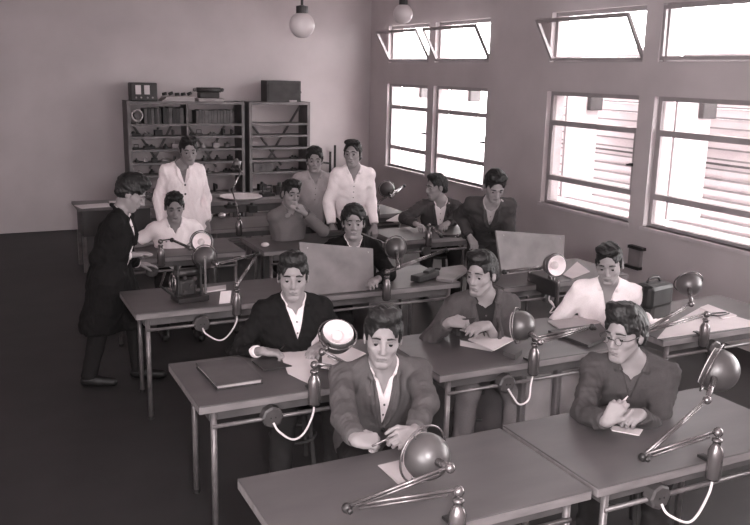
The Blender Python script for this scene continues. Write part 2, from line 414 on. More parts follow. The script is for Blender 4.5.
b = newbm(); lathe(b, (4.70, 12.38, 1.98), (1, 0, 0), [(0, 0), (0, .008), (.03, .008), (.035, .018), (.05, .018), (.05, 0)], 12); obj('knob', b, 'clutter_mid', o)
b = newbm(); box(b, 4.50, 4.62, 12.215, 12.24, 1.836, 1.866, .003); item('small_box', b, 'clutter_light', 'little pale box in front of the large radio', 'box')
b = newbm()
for k in range(3): obox(b, (2.83 + .01 * k, 12.36, 1.846 + .022 * k), .46 - .02 * k, .26, .018, rotz(.03 * k))
item('paper_stack', b, 'paper_grey', 'low stack of papers on the wide bookcase beside the small radio', 'papers')
b = newbm()
for j in range(5): tube(b, [(2.63 + .09 * j, 12.38, 1.93), (2.69 + .09 * j, 12.36, 1.945 + .012 * math.sin(j * 2))], .022, 8)
item('dark_roll', b, 'clutter_dark', 'dark crumpled roll lying on the paper stack on the bookcase', 'roll', smooth=True)
o = empty('typewriter', 'old dark typewriter on the right half of the wide bookcase', 'typewriter', (3.3, 12.38, 1.835))
b = newbm(); box(b, 3.12, 3.5, 12.25, 12.5, 1.835, 1.88, .01); obj('base', b, 'clutter_light', o)
b = newbm(); box(b, 3.15, 3.45, 12.3, 12.46, 1.88, 1.97, .02); obj('body', b, 'clutter_dark', o)
b = newbm(); tube(b, [(3.13, 12.38, 2.0), (3.48, 12.38, 2.0)], .035, 14); obj('carriage_roller', b, 'clutter_dark', o, smooth=True)
for x in (3.1, 3.51): b = newbm(); ball(b, (x, 12.38, 2.0), .028, 10); obj('carriage_knob', b, 'clutter_mid', o)
# wall pipes near corner
o = empty('wall_pipe', 'thin dark pipe bracket on the back wall right of the bookcases', 'pipe', (5.2, 12.4, .8))
b = newbm(); tube(b, [(4.84, 12.5, .93), (5.3, 12.5, .86)], .016, 8); obj('cross_pipe', b, 'dark_metal', o)
for x, z0, z1 in ((5.3, 0, 1.05), (5.38, 0, 1.15)): b = newbm(); tube(b, [(x, 12.5, z0), (x, 12.5, z1)], .02, 8); obj('upright_pipe', b, 'dark_metal', o)
# gear on the bench
def benchitem(nm, px, py, y, fn, m, lb, cat):
    p = aty(px, py, y); b = newbm(); fn(b, p[0], y); item(nm, b, m, lb, cat)
b = newbm(); lathe(b, (3.05, 10.0, .75), (0, 0, 1), [(0, 0), (0, .2), (.02, .26), (.028, .26), (.012, .2), (.012, 0)], 28); item('white_tray', b, 'paper', 'round white tray on the workbench before the bookcase', 'tray')
for x, y, s, k, lb in ((2.4, 10.1, .07, 1, 'dark tapered gadget at the left end of the workbench'), (2.62, 10.2, .06, 0, 'dark square gadget on the workbench left of the white tray'),
        (3.42, 10.1, .08, 4, 'dark gadget with a handle on the workbench right of the white tray'), (3.62, 10.2, .07, 0, 'dark block-shaped gadget towards the right of the workbench'), (3.85, 10.1, .08, 2, 'low dark gadget at the right end of the workbench')):
    gadget(k, x, y, .75, s, 'clutter_dark', lb, None)
# globes
def globe(x, y, z, r, lb):
    o = empty('pendant_globe', lb, 'lamp', (x, y, ZC))
    b = newbm(); ball(b, (x, y, z), r, 28); obj('globe_shade', b, 'globe_white', o, smooth=True)
    b = newbm(); lathe(b, (x, y, z + r * .85), (0, 0, 1), [(0, 0), (0, .05), (.06, .05), (.07, .012), (ZC - z - r * .85 - .03, .008), (ZC - z - r * .85 - .03, .05), (ZC - z - r * .85, .05), (ZC - z - r * .85, 0)], 14); obj('hanging_rod', b, 'dark_metal', o)
g1 = aty(302, 25, 6.8); globe(g1[0], 6.8, g1[2], .105, 'white globe lamp hanging above the middle of the room')
g2 = aty(403, 14, 8.8); globe(g2[0], 8.8, g2[2], .11, 'white globe lamp hanging beside the first transom window')

# ------------------------------------------------------------------ desk lamps
def lamp(label, base, joint, elbow, c, od, r=.08, lit=False, cord=None, ringr=1.22, back=.0):
    "base: clamp on desk front edge (x, y of the edge)"
    bx, by = base
    o = empty('desk_lamp', label, 'lamp', (bx, by, DT), group=None)
    top = Vector((bx, by - .028, DT + .115))
    b = newbm(); lathe(b, (bx, by - .028, DT - .07), (0, 0, 1), [(0, 0), (0, .026), (.012, .032), (.125, .032), (.145, .024), (.155, .017), (.17, .017), (.172, .022), (.182, .02), (.186, 0)], 20)
    cb_ = obj('clamp_base', b, 'lamp_steel', o, smooth=True)
    b = newbm(); box(b, bx - .018, bx + .018, by - .028, by + .05, DT, DT + .012, .002); obj('clamp_jaw', b, 'dark_metal', cb_)
    j0 = top + Vector((0, 0, .025)); el = Vector(elbow); j1 = Vector(joint)
    b = newbm(); ball(b, j0, .021, 14); obj('ball_joint', b, 'lamp_steel', o, smooth=True)
    def arm(p, q, offs):
        s, u, d = basis(q - p); 
        b = newbm(); tube(b, [p + u * offs, q + u * offs], .0065, 8); tube(b, [p + d * .04 - u * offs, q - d * .04 - u * offs], .005, 8)
        return obj('arm', b, 'lamp_steel', o, smooth=True)
    arm(j0, el, .008); arm(el, j1, .006)
    b = newbm(); ball(b, el, .02, 14); ball(b, el + Vector((.0, -.025, 0)), .012, 10); obj('elbow_joint', b, 'dark_metal', o, smooth=True)
    b = newbm(); ball(b, j1, .019, 14); obj('ball_joint', b, 'lamp_steel', o, smooth=True)
    c = Vector(c); od = Vector(od).normalized()
    # neck between joint and shade
    nk = c + (j1 - c).normalized() * r * .97
    b = newbm(); tube(b, [j1, nk], [.011, .016], 10); obj('shade_neck', b, 'lamp_steel', o, smooth=True)
    # ball shade, opening toward od
    prof = []
    aopen = math.radians(62)
    for k in range(17):
        a = PI - (PI - aopen) * k / 16; prof.append((math.cos(a) * r, math.sin(a) * r))
    for k in range(16, -1, -1):
        a = PI - (PI - aopen) * k / 16; prof.append((math.cos(a) * (r - .003), math.sin(a) * (r - .003)))
    b = newbm(); lathe(b, c, od, prof, 36); sh = obj('ball_shade', b, 'lamp_enamel', o, smooth=True)
    h = math.cos(aopen) * r
    b = newbm()
    rr = r * ringr
    torus(b, c + od * (h * .5), od, rr, .0042, 44, 8)
    for k in range(3):
        s, u, _ = basis(od); a = k * 2.1; v = math.cos(a) * s + math.sin(a) * u
        tube(b, [c + od * (h * .5) + v * (r * .86), c + od * (h * .5) + v * rr], .003, 6)
    obj('rim_ring', b, 'lamp_steel', o, smooth=True)
    b = newbm(); lathe(b, c, od, [(-.02, 0), (-.005, r * .5), (h * .6, r * .78), (h, r * .86), (h + .002, r * .9), (h * .5, r * .83)], 30); rf = obj('reflector', b, 'reflector_lit' if lit else 'reflector', sh, smooth=True)
    b = newbm(); ball(b, c + od * (h * .2), r * .36, 14); obj('bulb', b, 'reflector_lit' if lit else 'globe_white', rf, smooth=True)
    if cord is not None:
        p0 = Vector((cord, by - .004, DT - .14)); p2 = Vector((bx, by - .028, DT - .07))
        mid = (p0 + p2) / 2
        pts = bez([p0, p0 + Vector((.02, -.02, -.04)), mid + Vector((-.02, -.03, -.12)), mid + Vector((.04, -.03, -.10)), p2 + Vector((-.01, 0, -.06)), p2], 7)
        b = newbm(); tube(b, pts, .0055, 8); obj('cord', b, 'cord_white', o, smooth=True)
    return o
V = Vector
def A(px, py, z): return V(at(px, py, z))
lamp('ball-shaped desk lamp in the foreground, nearest the camera, ring around its shade', (1.455, YC), A(450, 468, .985) , A(347, 508, .83), A(426.8, 456.5, .955), (-.25, 1, .05), r=.086, cord=None, ringr=1.28)
lamp('desk lamp turned to show its bright white inside, in front of the dark sweater', (1.475, YB_ + .02), A(322, 352, .93), A(362, 372, .80), A(337, 337, .97), (-.15, -1, 1.5), r=.088, lit=True, cord=1.27, ringr=1.12)
lamp('ball-shaped desk lamp on the second row, before the student in the open grey jacket', (2.755, 3.61), A(540, 342, .90), A(592, 327, .90), A(520.5, 325.5, .95), (-.75, .9, -.15), r=.083, cord=2.61, ringr=1.2)
lamp('ball-shaped desk lamp at the right edge of the front row, its arm reaching far left', (2.70, YC), A(707, 400, .96), A(643, 457, .80), A(717, 370, 1.0), (-.6, 1, .35), r=.100, cord=2.45, ringr=1.2)
lamp('desk lamp at the far right on the second row, shade tipped upward', (4.05, 3.61), A(691, 304, 1.0), A(643, 332, .86), A(689, 284, 1.06), (.35, .8, .55), r=.078, ringr=1.12)
lamp('ball-shaped desk lamp on the third row, right of the leaning drawing board', (2.70, YA - .02), A(398, 267, .92), A(446, 250, .92), A(396, 248, .98), (.2, 1, .1), r=.083, ringr=1.1)
lamp('dark ball-shaped desk lamp above the left third row desk', (1.58, YA), A(217, 264, .95), A(258, 254, .95), A(205, 257.5, .98), (.1, 1, .15), r=.08, cord=1.35, ringr=1.1)
lamp('pale-faced desk lamp before the boy in the white shirt', (1.42, Y4), A(190, 248, .93), A(172, 240, .9), A(201, 242, .98), (-.1, -1, .2), r=.08, ringr=1.1)
lamp('pale-faced desk lamp at the foot of the papered board', (3.98, 5.05), A(546, 268, .90), A(504, 272, .86), A(554, 265, .93), (-.1, -1, .1), r=.085, ringr=1.05, cord=4.0)
lamp('dark ball-shaped desk lamp behind the young man in the white shirt, at the back', (4.1, 8.35), A(391, 197, .95), A(404, 186, 1.0), A(387, 189, 1.02), (.1, 1, .1), r=.085, ringr=1.1)
lamp('small shiny desk lamp on the back row right of the white coat', (2.42, Y5), A(241, 172, 1.15), A(232, 190, 1.0), A(236, 164, 1.22), (-.7, .6, .5), r=.06, ringr=1.1)
lamp('desk lamp low on the fourth row, between the seated profile and the standing bent figure', (3.95, Y4 - .06), A(458, 236, .88), A(441, 236, .84), A(466, 234, .92), (.6, -.8, .1), r=.05, ringr=1.1)

# ------------------------------------------------------------------ drawing boards
def board(pts, th, lb, parts=True):
    "pts: bottom-left, bottom-right, top-right, top-left world corners"
    P = [Vector(p) for p in pts]; n = (P[1] - P[0]).cross(P[3] - P[0]).normalized() * th
    b = newbm(); f = [b.verts.new(p) for p in P]; k = [b.verts.new(p - n) for p in P]
    b.faces.new(f); b.faces.new(k[::-1])
    for i in range(4): b.faces.new((f[i], k[i], k[(i + 1) % 4], f[(i + 1) % 4]))
    bmesh.ops.recalc_face_normals(b, faces=b.faces[:])
    o = empty('drawing_board', lb, 'board', tuple((P[0] + P[1]) / 2))
    obj('board_panel', b, 'board_wood', o)
    # strut at the back
    m = (P[2] + P[3]) / 2 - n * 1.0; q = (P[0] + P[1]) / 2 + Vector((0, 1, 0)) * .22; q.z = DT + .01
    mm = m * .6 + ((P[0] + P[1]) / 2 - n) * .4
    b = newbm(); tube(b, [mm, q], .01, 6); obj('strut', b, 'stool_wood', o)
    b = newbm()
    for (u, v) in ((.1, .9), (.93, .9)):
        c = P[0].lerp(P[1], u).lerp(P[3].lerp(P[2], u), v); lathe(b, c, n.normalized(), [(0, 0), (0, .006), (.003, .004), (.003, 0)], 8)
    obj('drawing_pin', b, 'clutter_light', o)
BL = A(304, 296, DT + .002); BR = A(374, 289.5, DT + .002)
board([BL, BR, V(aty(373, 248.5, BR.y + .10)), V(aty(299.5, 242, BL.y + .10))], .018, 'bare drawing board standing tilted on the third row desk before the dark suit')
BL = A(502, 275, DT + .002); BR = A(563, 268, DT + .002)
board([BL, BR, V(aty(565, 235.5, BR.y + .09)), V(aty(496, 230.5, BL.y + .09))], .018, 'papered drawing board standing behind the pale-faced lamp, near the windows')

# ------------------------------------------------------------------ things on the desks
def sheet(px, py, w, d, rz, lb, m='paper', z=DT + .002, th=.003, nm='paper_sheet', cat='paper'):
    p = A(px, py, z); b = newbm(); obox(b, (p.x, p.y, z + th / 2), w, d, th, rotz(rz)); return tag(obj(nm, b, m), lb, cat)
def poly(pts, z, th, m, nm, lb, cat):
    b = newbm(); P = [A(x, y, z) for x, y in pts]; lo = [b.verts.new((p.x, p.y, z)) for p in P]; hi = [b.verts.new((p.x, p.y, z + th)) for p in P]
    b.faces.new(lo[::-1]); b.faces.new(hi)
    n = len(P)
    for i in range(n): b.faces.new((lo[i], lo[(i + 1) % n], hi[(i + 1) % n], hi[i]))
    bmesh.ops.recalc_face_normals(b, faces=b.faces[:]); return tag(obj(nm, b, m), lb, cat)
# front row
poly([(378, 466), (399, 461), (432, 480), (402, 488)], DT + .002, .004, 'paper_grey', 'paper_sheet', 'small ruled sheet under the foreground lamp', 'paper')
poly([(608, 426), (643, 430), (639, 436), (612, 431)], DT + .002, .004, 'paper', 'paper_sheet', 'small white sheet at the hands of the student in glasses', 'paper')
# second row left desk
o = empty('brown_folder', 'closed brown folder lying on the left second row desk', 'folder', tuple(A(225, 374, DT)))
def polyp(pts, z, th, m, nm, par):
    b = newbm(); P = [A(x, y, DT) for x, y in pts]; lo = [b.verts.new((p.x, p.y, z)) for p in P]; hi = [b.verts.new((p.x, p.y, z + th)) for p in P]
    b.faces.new(lo[::-1]); b.faces.new(hi); n = len(P)
    for i in range(n): b.faces.new((lo[i], lo[(i + 1) % n], hi[(i + 1) % n], hi[i]))
    bmesh.ops.recalc_face_normals(b, faces=b.faces[:]); return obj(nm, b, m, par)
FP = [(196, 368), (241, 362), (263, 384), (217, 391)]
polyp(FP, DT + .002, .004, 'folder_dark', 'back_cover', o); polyp([(198, 368), (240, 363), (261, 383.5), (218, 389.5)], DT + .006, .018, 'paper_grey', 'pages', o)
polyp(FP, DT + .024, .005, 'folder_brown', 'front_cover', o)
poly([(252, 362), (266, 358), (292, 367), (264, 371)], DT + .003, .008, 'folder_dark', 'notebook', 'thin dark notebook under the hand of the writer in the dark sweater', 'notebook')
poly([(279, 351), (304, 347), (318, 362), (309, 384), (288, 374)], DT + .002, .004, 'paper', 'drawing_sheet', 'white drawing sheet before the writer in the dark sweater', 'paper')
poly([(322, 352), (350, 347), (366, 354), (332, 372), (322, 366)], DT + .008, .004, 'paper', 'drawing_sheet', 'white drawing sheet behind the bright-faced lamp', 'paper')
# second row right desk: books
o = empty('book_pair', 'pale open-edged book lying left of the second row ball lamp', 'book', tuple(A(478, 345, DT)))
polyp([(460, 346), (472, 338), (506, 343), (492, 352)], DT + .002, .035, 'paper_grey', 'pages', o)
polyp([(459, 346), (472, 337), (508, 343), (492, 353)], DT + .037, .004, 'folder_brown', 'front_cover', o)
poly([(468, 340), (484, 333), (515, 340), (494, 351)], DT + .043, .006, 'paper', 'paper_sheet', 'white papers lying on the pale book', 'paper')
poly([(503, 356), (512, 350), (522, 354), (515, 360)], DT + .002, .03, 'socket_bakelite', 'ink_box', 'little dark box at the foot of the second row ball lamp', 'box')
poly([(548, 322), (590, 318), (601, 324), (561, 331)], DT + .003, .01, 'paper_grey', 'notebook', 'grey notebook behind the arms of the second row ball lamp', 'notebook')
poly([(548, 333), (600, 326), (611, 338), (588, 348)], DT + .003, .018, 'folder_dark', 'dark_folder', 'dark folder at the right end of the second row middle desk', 'folder')
# right desk
poly([(657, 339), (668, 326), (702, 307), (764, 325)], DT + .002, .004, 'paper', 'drawing_sheet', 'large white sheet spread on the right second row desk', 'paper')
poly([(700, 308), (708, 305), (737, 316), (722, 319)], DT + .007, .006, 'paper', 'paper_sheet', 'smaller sheet under the pliers on the right second row desk', 'paper')
o = empty('pliers', 'dark pliers lying on the sheet beside the far right lamp', 'tool', tuple(A(715, 314, DT)))
p = A(716, 314.5, DT + .02)
for s in (-1, 1):
    b = newbm(); tube(b, bez([p + V((-.10, .01 * s, .0)), p + V((-.05, 0, 0)), p + V((.0, .03 * s, 0)), p + V((.11, .012 * s, 0))], 6), .005, 6); obj('handle', b, 'dark_metal', o, smooth=True)
o = empty('dark_satchel', 'dark leather satchel standing beside the far right lamp', 'bag', (3.98, 3.95, DT))
b = newbm(); obox(b, (3.99, 3.98, DT + .13), .25, .16, .255, rotz(.2), .04); obj('body', b, 'clutter_dark', o)
b = newbm(); obox(b, (3.98, 3.935, DT + .18), .255, .09, .16, rotz(.2), .03); obj('flap', b, 'black', o)
b = newbm(); tube(b, bez([(3.93, 3.98, DT + .255), (3.95, 3.98, DT + .285), (4.03, 3.99, DT + .285), (4.05, 3.99, DT + .255)], 6), .008, 8); obj('handle', b, 'dark_metal', o)
# third row
o = empty('measuring_instrument', 'dark upright instrument with knobs on the left third row desk', 'instrument', tuple(A(190, 298, DT)))
p = A(190, 300, DT)
b = newbm(); obox(b, p + V((0, 0, .02)), .22, .16, .035, rotz(.15), .006); obj('base', b, 'dark_metal', o)
b = newbm(); obox(b, p + V((-.02, .03, .09)), .12, .08, .11, rotz(.15), .015); obj('housing', b, 'clutter_dark', o)
for dx in (-.085, .07): b = newbm(); obox(b, p + V((dx, .01, .14)), .014, .07, .22, rotz(.15), .004); obj('upright_plate', b, 'clutter_dark', o)
b = newbm(); tube(b, [p + V((-.11, .0, .19)), p + V((.10, .02, .20))], .026, 14); obj('drum', b, 'dark_metal', o, smooth=True)
b = newbm(); torus(b, p + V((-.115, 0, .13)), (1, .1, 0), .06, .007, 24, 6); tube(b, [p + V((-.115, 0, .07)), p + V((-.115, 0, .19))], .005, 6); obj('hand_wheel', b, 'lamp_steel', o, smooth=True)
for dx, dz in ((-.04, .17), (.03, .16), (0, .11), (-.04, .07), (.05, .08)):
    b = newbm(); lathe(b, p + V((dx, -.035, dz)), (0, -1, 0), [(0, 0), (0, .014), (.016, .012), (.016, 0)], 12); obj('knob', b, 'lamp_steel', o)
b = newbm(); tube(b, [p + V((-.1, 0, .03)), p + V((-.2, -.02, .12)), p + V((-.15, .06, .2))], .009, 8); obj('crank', b, 'dark_metal', o)
b = newbm(); tube(b, [p + V((.11, 0, .02)), p + V((.11, 0, .3))], .009, 8); obj('post', b, 'pipe_metal', o)
p = A(233, 299, DT)
poly([(203, 289), (226, 286), (226, 290), (204, 293)], DT + .002, .01, 'paper', 'paper_strip', 'white strip lying behind the coiled cable on the left third row desk', 'paper')
b = newbm(); P = [A(219, 304, DT + .003), A(230, 303, DT + .003)]
o = empty('paper_card', 'white card propped up beside the lamp base, third row left', 'card', tuple(P[0]))
q = [P[0], P[1], P[1] + V((.03, .06, .07)), P[0] + V((.03, .06, .07))]
f = [b.verts.new(v) for v in q]; k = [b.verts.new(v + V((0, .003, 0))) for v in q]
b.faces.new(f); b.faces.new(k[::-1]); [b.faces.new((f[i], k[i], k[(i + 1) % 4], f[(i + 1) % 4])) for i in range(4)]; obj('card_face', b, 'paper', o)
poly([(436, 281), (441, 270), (462, 267), (468, 272), (452, 283)], DT + .003, .02, 'board_wood', 'small_board', 'small pale board lying right of the third row ball lamp', 'board')
p = A(425, 280, DT); b = newbm(); obox(b, p + V((0, 0, .03)), .26, .09, .05, rotz(.4), .01); obox(b, p + V((.05, .03, .06)), .14, .05, .03, rotz(.7), .008); item('hand_plane', b, 'clutter_dark', 'dark tool lying under the arms of the third row ball lamp', 'tool')
# papers near the window
poly([(563, 275), (577, 262), (590, 272), (572, 279)], DT + .003, .004, 'paper', 'drawing_sheet', 'white sheet beside the papered board, behind the white shirt', 'paper')
# fourth row
poly([(386, 221), (409, 209), (414, 211), (401, 222)], DT + .003, .004, 'paper', 'drawing_sheet', 'white sheet on the fourth row desk beside the boy in profile', 'paper')
p = A(176, 241, DT); b = newbm(); obox(b, p + V((0, 0, .03)), .16, .10, .055, rotz(.1), .01); tube(b, [p + V((-.06, 0, .05)), p + V((.06, 0, .13))], .012, 8); tube(b, [p + V((.06, 0, .05)), p + V((-.03, 0, .14))], .01, 8)
item('metal_device', b, 'clutter_mid', 'small metal device in the hands of the boy in the white shirt', 'device')
p = A(335, 236, DT); b = newbm(); obox(b, p + V((0, 0, .025)), .3, .12, .045, rotz(-.1), .01); ball(b, p + V((-.12, 0, .06)), .035, 10); ball(b, p + V((.1, 0, .06)), .03, 10); item('small_apparatus', b, 'clutter_dark', 'low dark apparatus left of the boy in the dark suit', 'device')
p = A(265, 247, DT); b = newbm(); ball(b, p + V((0, 0, .022)), .03, 12, (1.3, 1, .7)); item('porcelain_knob', b, 'paper', 'small white knob at the left front of the middle fourth row desk', 'knob', smooth=True)
p = A(430, 222, DT); b = newbm(); obox(b, p + V((0, 0, .02)), .2, .1, .04, rotz(.3), .008); tube(b, [p + V((-.05, 0, .04)), p + V((.1, 0, .1))], .012, 8); item('hand_tool', b, 'clutter_dark', 'dark hand tool before the boy in profile', 'tool')
# back row
p = A(222, 218, DT); b = newbm(); ball(b, p + V((0, 0, .03)), .035, 14, (1.2, 1, .8)); item('brass_bulb', b, mat('brass', 185, .3, .05, 6, metal=.6), 'small bright brass-coloured piece on the back row desk', 'knob', smooth=True)
for (px, py, lb, k, s) in ((232, 208, 'dark gadget at the left of the back row desk', 2, .05), (252, 212, 'dark gadget at the right of the back row desk', 0, .05)):
    p = A(px, py, DT); gadget(k, p.x, p.y, DT, s, 'clutter_dark', lb, None)
# small items on the wall right of the white shirt
o = empty('wall_bracket', 'small pale board held between two dark clips on the window wall', 'bracket', (XW, 5.0, .6))
py_ = None
def onwall(px, py, x=XW - .03):
    d = RW @ np.array([px - PCX, py - PCY, FPX]); t = x / d[0]; return V((x, d[1] * t, CAM_H + d[2] * t))
a, c = onwall(634, 247), onwall(630, 266)
b = newbm(); box(b, XW - .04, XW, a.y - .10, a.y + .06, c.z, a.z); obj('board_face', b, 'cupboard_panel', o)
for q in (a, c): b = newbm(); box(b, XW - .06, XW, q.y - .14, q.y + .06, q.z - .015, q.z + .015); obj('clip', b, 'dark_metal', o)
# ------------------------------------------------------------------ people: smooth distance fields turned into meshes
class Field:
    def __init__(s, lo, hi, h):
        s.h = h; s.lo = np.array(lo, np.float32) - 3 * h
        s.n = np.ceil((np.array(hi) - s.lo) / h).astype(int) + 4
        s.f = np.full(s.n, .5, np.float32)
    def win(s, lo, hi, pad):
        a = np.clip(np.floor((np.array(lo) - pad - s.lo) / s.h).astype(int), 0, s.n)
        b = np.clip(np.ceil((np.array(hi) + pad - s.lo) / s.h).astype(int) + 1, 0, s.n)
        sl = tuple(slice(i, j) for i, j in zip(a, b))
        g = [(np.arange(i, j, dtype=np.float32) * s.h + s.lo[k]) for k, (i, j) in enumerate(zip(a, b))]
        return sl, g[0][:, None, None], g[1][None, :, None], g[2][None, None, :]
    def put(s, lo, hi, fn, k=.02, op='add'):
        sl, X, Y, Z = s.win(lo, hi, k + 2.5 * s.h)
        if any(q.stop <= q.start for q in sl): return
        d = fn(X, Y, Z).astype(np.float32); f = s.f[sl]
        if op == 'add':
            hh = np.maximum(k - np.abs(f - d), 0) / k; s.f[sl] = np.minimum(f, d) - hh * hh * k * .25
        elif op == 'sub':
            d = -d; hh = np.maximum(k - np.abs(f - d), 0) / k; s.f[sl] = np.maximum(f, d) + hh * hh * k * .25
    def cap(s, a, b, ra, rb=None, k=.02, op='add'):
        rb = ra if rb is None else rb
        a = np.array(a, float); b = np.array(b, float); ab = b - a; L2 = max(float(ab @ ab), 1e-8)
        def fn(X, Y, Z):
            px, py, pz = X - a[0], Y - a[1], Z - a[2]
            t = np.clip((px * ab[0] + py * ab[1] + pz * ab[2]) / L2, 0, 1)
            return np.sqrt((px - ab[0] * t) ** 2 + (py - ab[1] * t) ** 2 + (pz - ab[2] * t) ** 2) - (ra + (rb - ra) * t)
        r = max(ra, rb)
        s.put(np.minimum(a, b) - r, np.maximum(a, b) + r, fn, k, op)
    def ell(s, c, r, fr, k=.02, op='add'):
        "fr: rows = local axes in world"
        c = np.array(c, float); fr = np.array(fr, float); m = max(r)
        def fn(X, Y, Z):
            px, py, pz = X - c[0], Y - c[1], Z - c[2]
            q = [(px * fr[i][0] + py * fr[i][1] + pz * fr[i][2]) / r[i] for i in range(3)]
            k0 = np.sqrt(q[0] ** 2 + q[1] ** 2 + q[2] ** 2) + 1e-6
            k1 = np.sqrt((q[0] / r[0]) ** 2 + (q[1] / r[1]) ** 2 + (q[2] / r[2]) ** 2) + 1e-6
            return k0 * (k0 - 1) / k1
        s.put(c - m, c + m, fn, k, op)
    def half(s, p, n, k=.006, rad=None):
        "remove the side n points to (within rad of p)"
        p = np.array(p, float); n = np.array(n, float); n /= np.linalg.norm(n)
        R = 9 if rad is None else rad
        def fn(X, Y, Z):
            d = -((X - p[0]) * n[0] + (Y - p[1]) * n[1] + (Z - p[2]) * n[2])
            if rad is not None: d = np.maximum(d, np.sqrt((X - p[0]) ** 2 + (Y - p[1]) ** 2 + (Z - p[2]) ** 2) - rad)
            return d
        s.put(p - R, p + R, fn, k, 'sub')
    def noise(s, amp, sc, seed, aniso=(1, 1, 1)):
        sl, X, Y, Z = s.win(s.lo, s.lo + s.n * s.h, 0)
        r = np.random.RandomState(seed); out = np.zeros(s.f.shape, np.float32)
        for i in range(4):
            v = r.normal(size=3) * np.array(aniso); v *= sc * (1 + .6 * i) / np.linalg.norm(v); ph = r.rand() * 6.28; w = r.normal(size=3) * sc * .5
            q = np.sin(X * w[0] + Y * w[1] + Z * w[2] + ph)
            out += np.sin(X * v[0] + Y * v[1] + Z * v[2] + ph * 3 + 1.2 * q) / (1 + i * .5)
        s.f += amp * out * .5
    def mesh(s):
        f = s.f; h = s.h; ins = f < 0
        A_ = np.zeros(np.array(f.shape) - 1, np.uint8)
        nx, ny, nz = A_.shape
        for i in (0, 1):
            for j in (0, 1):
                for k in (0, 1): A_ += ins[i:i + nx, j:j + ny, k:k + nz]
        act = (A_ > 0) & (A_ < 8); idx = np.argwhere(act)
        if len(idx) == 0: return np.zeros((0, 3)), np.zeros((0, 4), int)
        ids = np.full(act.shape, -1, np.int32); ids[act] = np.arange(len(idx), dtype=np.int32)
        acc = np.zeros((len(idx), 3)); cnt = np.zeros(len(idx))
        cor = [(i, j, k) for i in (0, 1) for j in (0, 1) for k in (0, 1)]
        val = {c: f[idx[:, 0] + c[0], idx[:, 1] + c[1], idx[:, 2] + c[2]] for c in cor}
        for c in cor:
            for ax in range(3):
                if c[ax]: continue
                e = list(c); e[ax] = 1; e = tuple(e); a = val[c]; b = val[e]; m = (a < 0) != (b < 0)
                t = np.where(m, a / np.where(m, a - b, 1), 0)
                for q in range(3):
                    acc[:, q] += np.where(m, c[q] + (t if q == ax else 0), 0)
                cnt += m
        V_ = (idx + acc / cnt[:, None]) * h + s.lo
        Q = []
        for ax in range(3):
            sl0 = [slice(None)] * 3; sl1 = [slice(None)] * 3; sl0[ax] = slice(0, -1); sl1[ax] = slice(1, None)
            a = ins[tuple(sl0)]; b = ins[tuple(sl1)]; e = np.argwhere(a != b)
            o1, o2 = [(1, 2), (2, 0), (0, 1)][ax]
            e = e[(e[:, o1] > 0) & (e[:, o2] > 0) & (e[:, o1] < f.shape[o1] - 1) & (e[:, o2] < f.shape[o2] - 1)]
            fl = a[tuple(e.T)]
            def g(d1, d2):
                q = e.copy(); q[:, o1] -= d1; q[:, o2] -= d2; return ids[tuple(q.T)]
            q = np.stack([g(1, 1), g(0, 1), g(0, 0), g(1, 0)], 1)
            q[~fl] = q[~fl][:, ::-1]; Q.append(q)
        Q = np.concatenate(Q); Q = Q[(Q >= 0).all(1)]
        return V_, Q
def fobj(name, F, mats, parent, mid=None):
    V_, Q = F.mesh()
    if len(Q) == 0: return None
    me = bpy.data.meshes.new(name); me.vertices.add(len(V_)); me.vertices.foreach_set('co', V_.astype(np.float32).ravel())
    me.loops.add(len(Q) * 4); me.loops.foreach_set('vertex_index', Q.astype(np.int32).ravel())
    me.polygons.add(len(Q)); me.polygons.foreach_set('loop_start', np.arange(0, len(Q) * 4, 4, dtype=np.int32))
    me.polygons.foreach_set('loop_total', np.full(len(Q), 4, np.int32))
    me.polygons.foreach_set('use_smooth', np.ones(len(Q), bool))
    for m in mats: me.materials.append(MATS[m] if isinstance(m, str) else m)
    if mid is not None:
        c = V_[Q].mean(1); me.polygons.foreach_set('material_index', mid(c).astype(np.int32))
    me.update(calc_edges=True); me.validate()
    o = bpy.data.objects.new(name, me); COL.objects.link(o)
    if parent is not None: o.parent = parent; o.matrix_parent_inverse = WM(parent).inverted()
    return o
def nrm(v): v = np.array(v, float); return v / (np.linalg.norm(v) + 1e-9)
def vec(*a): return np.array(a, float)
UP = vec(0, 0, 1)

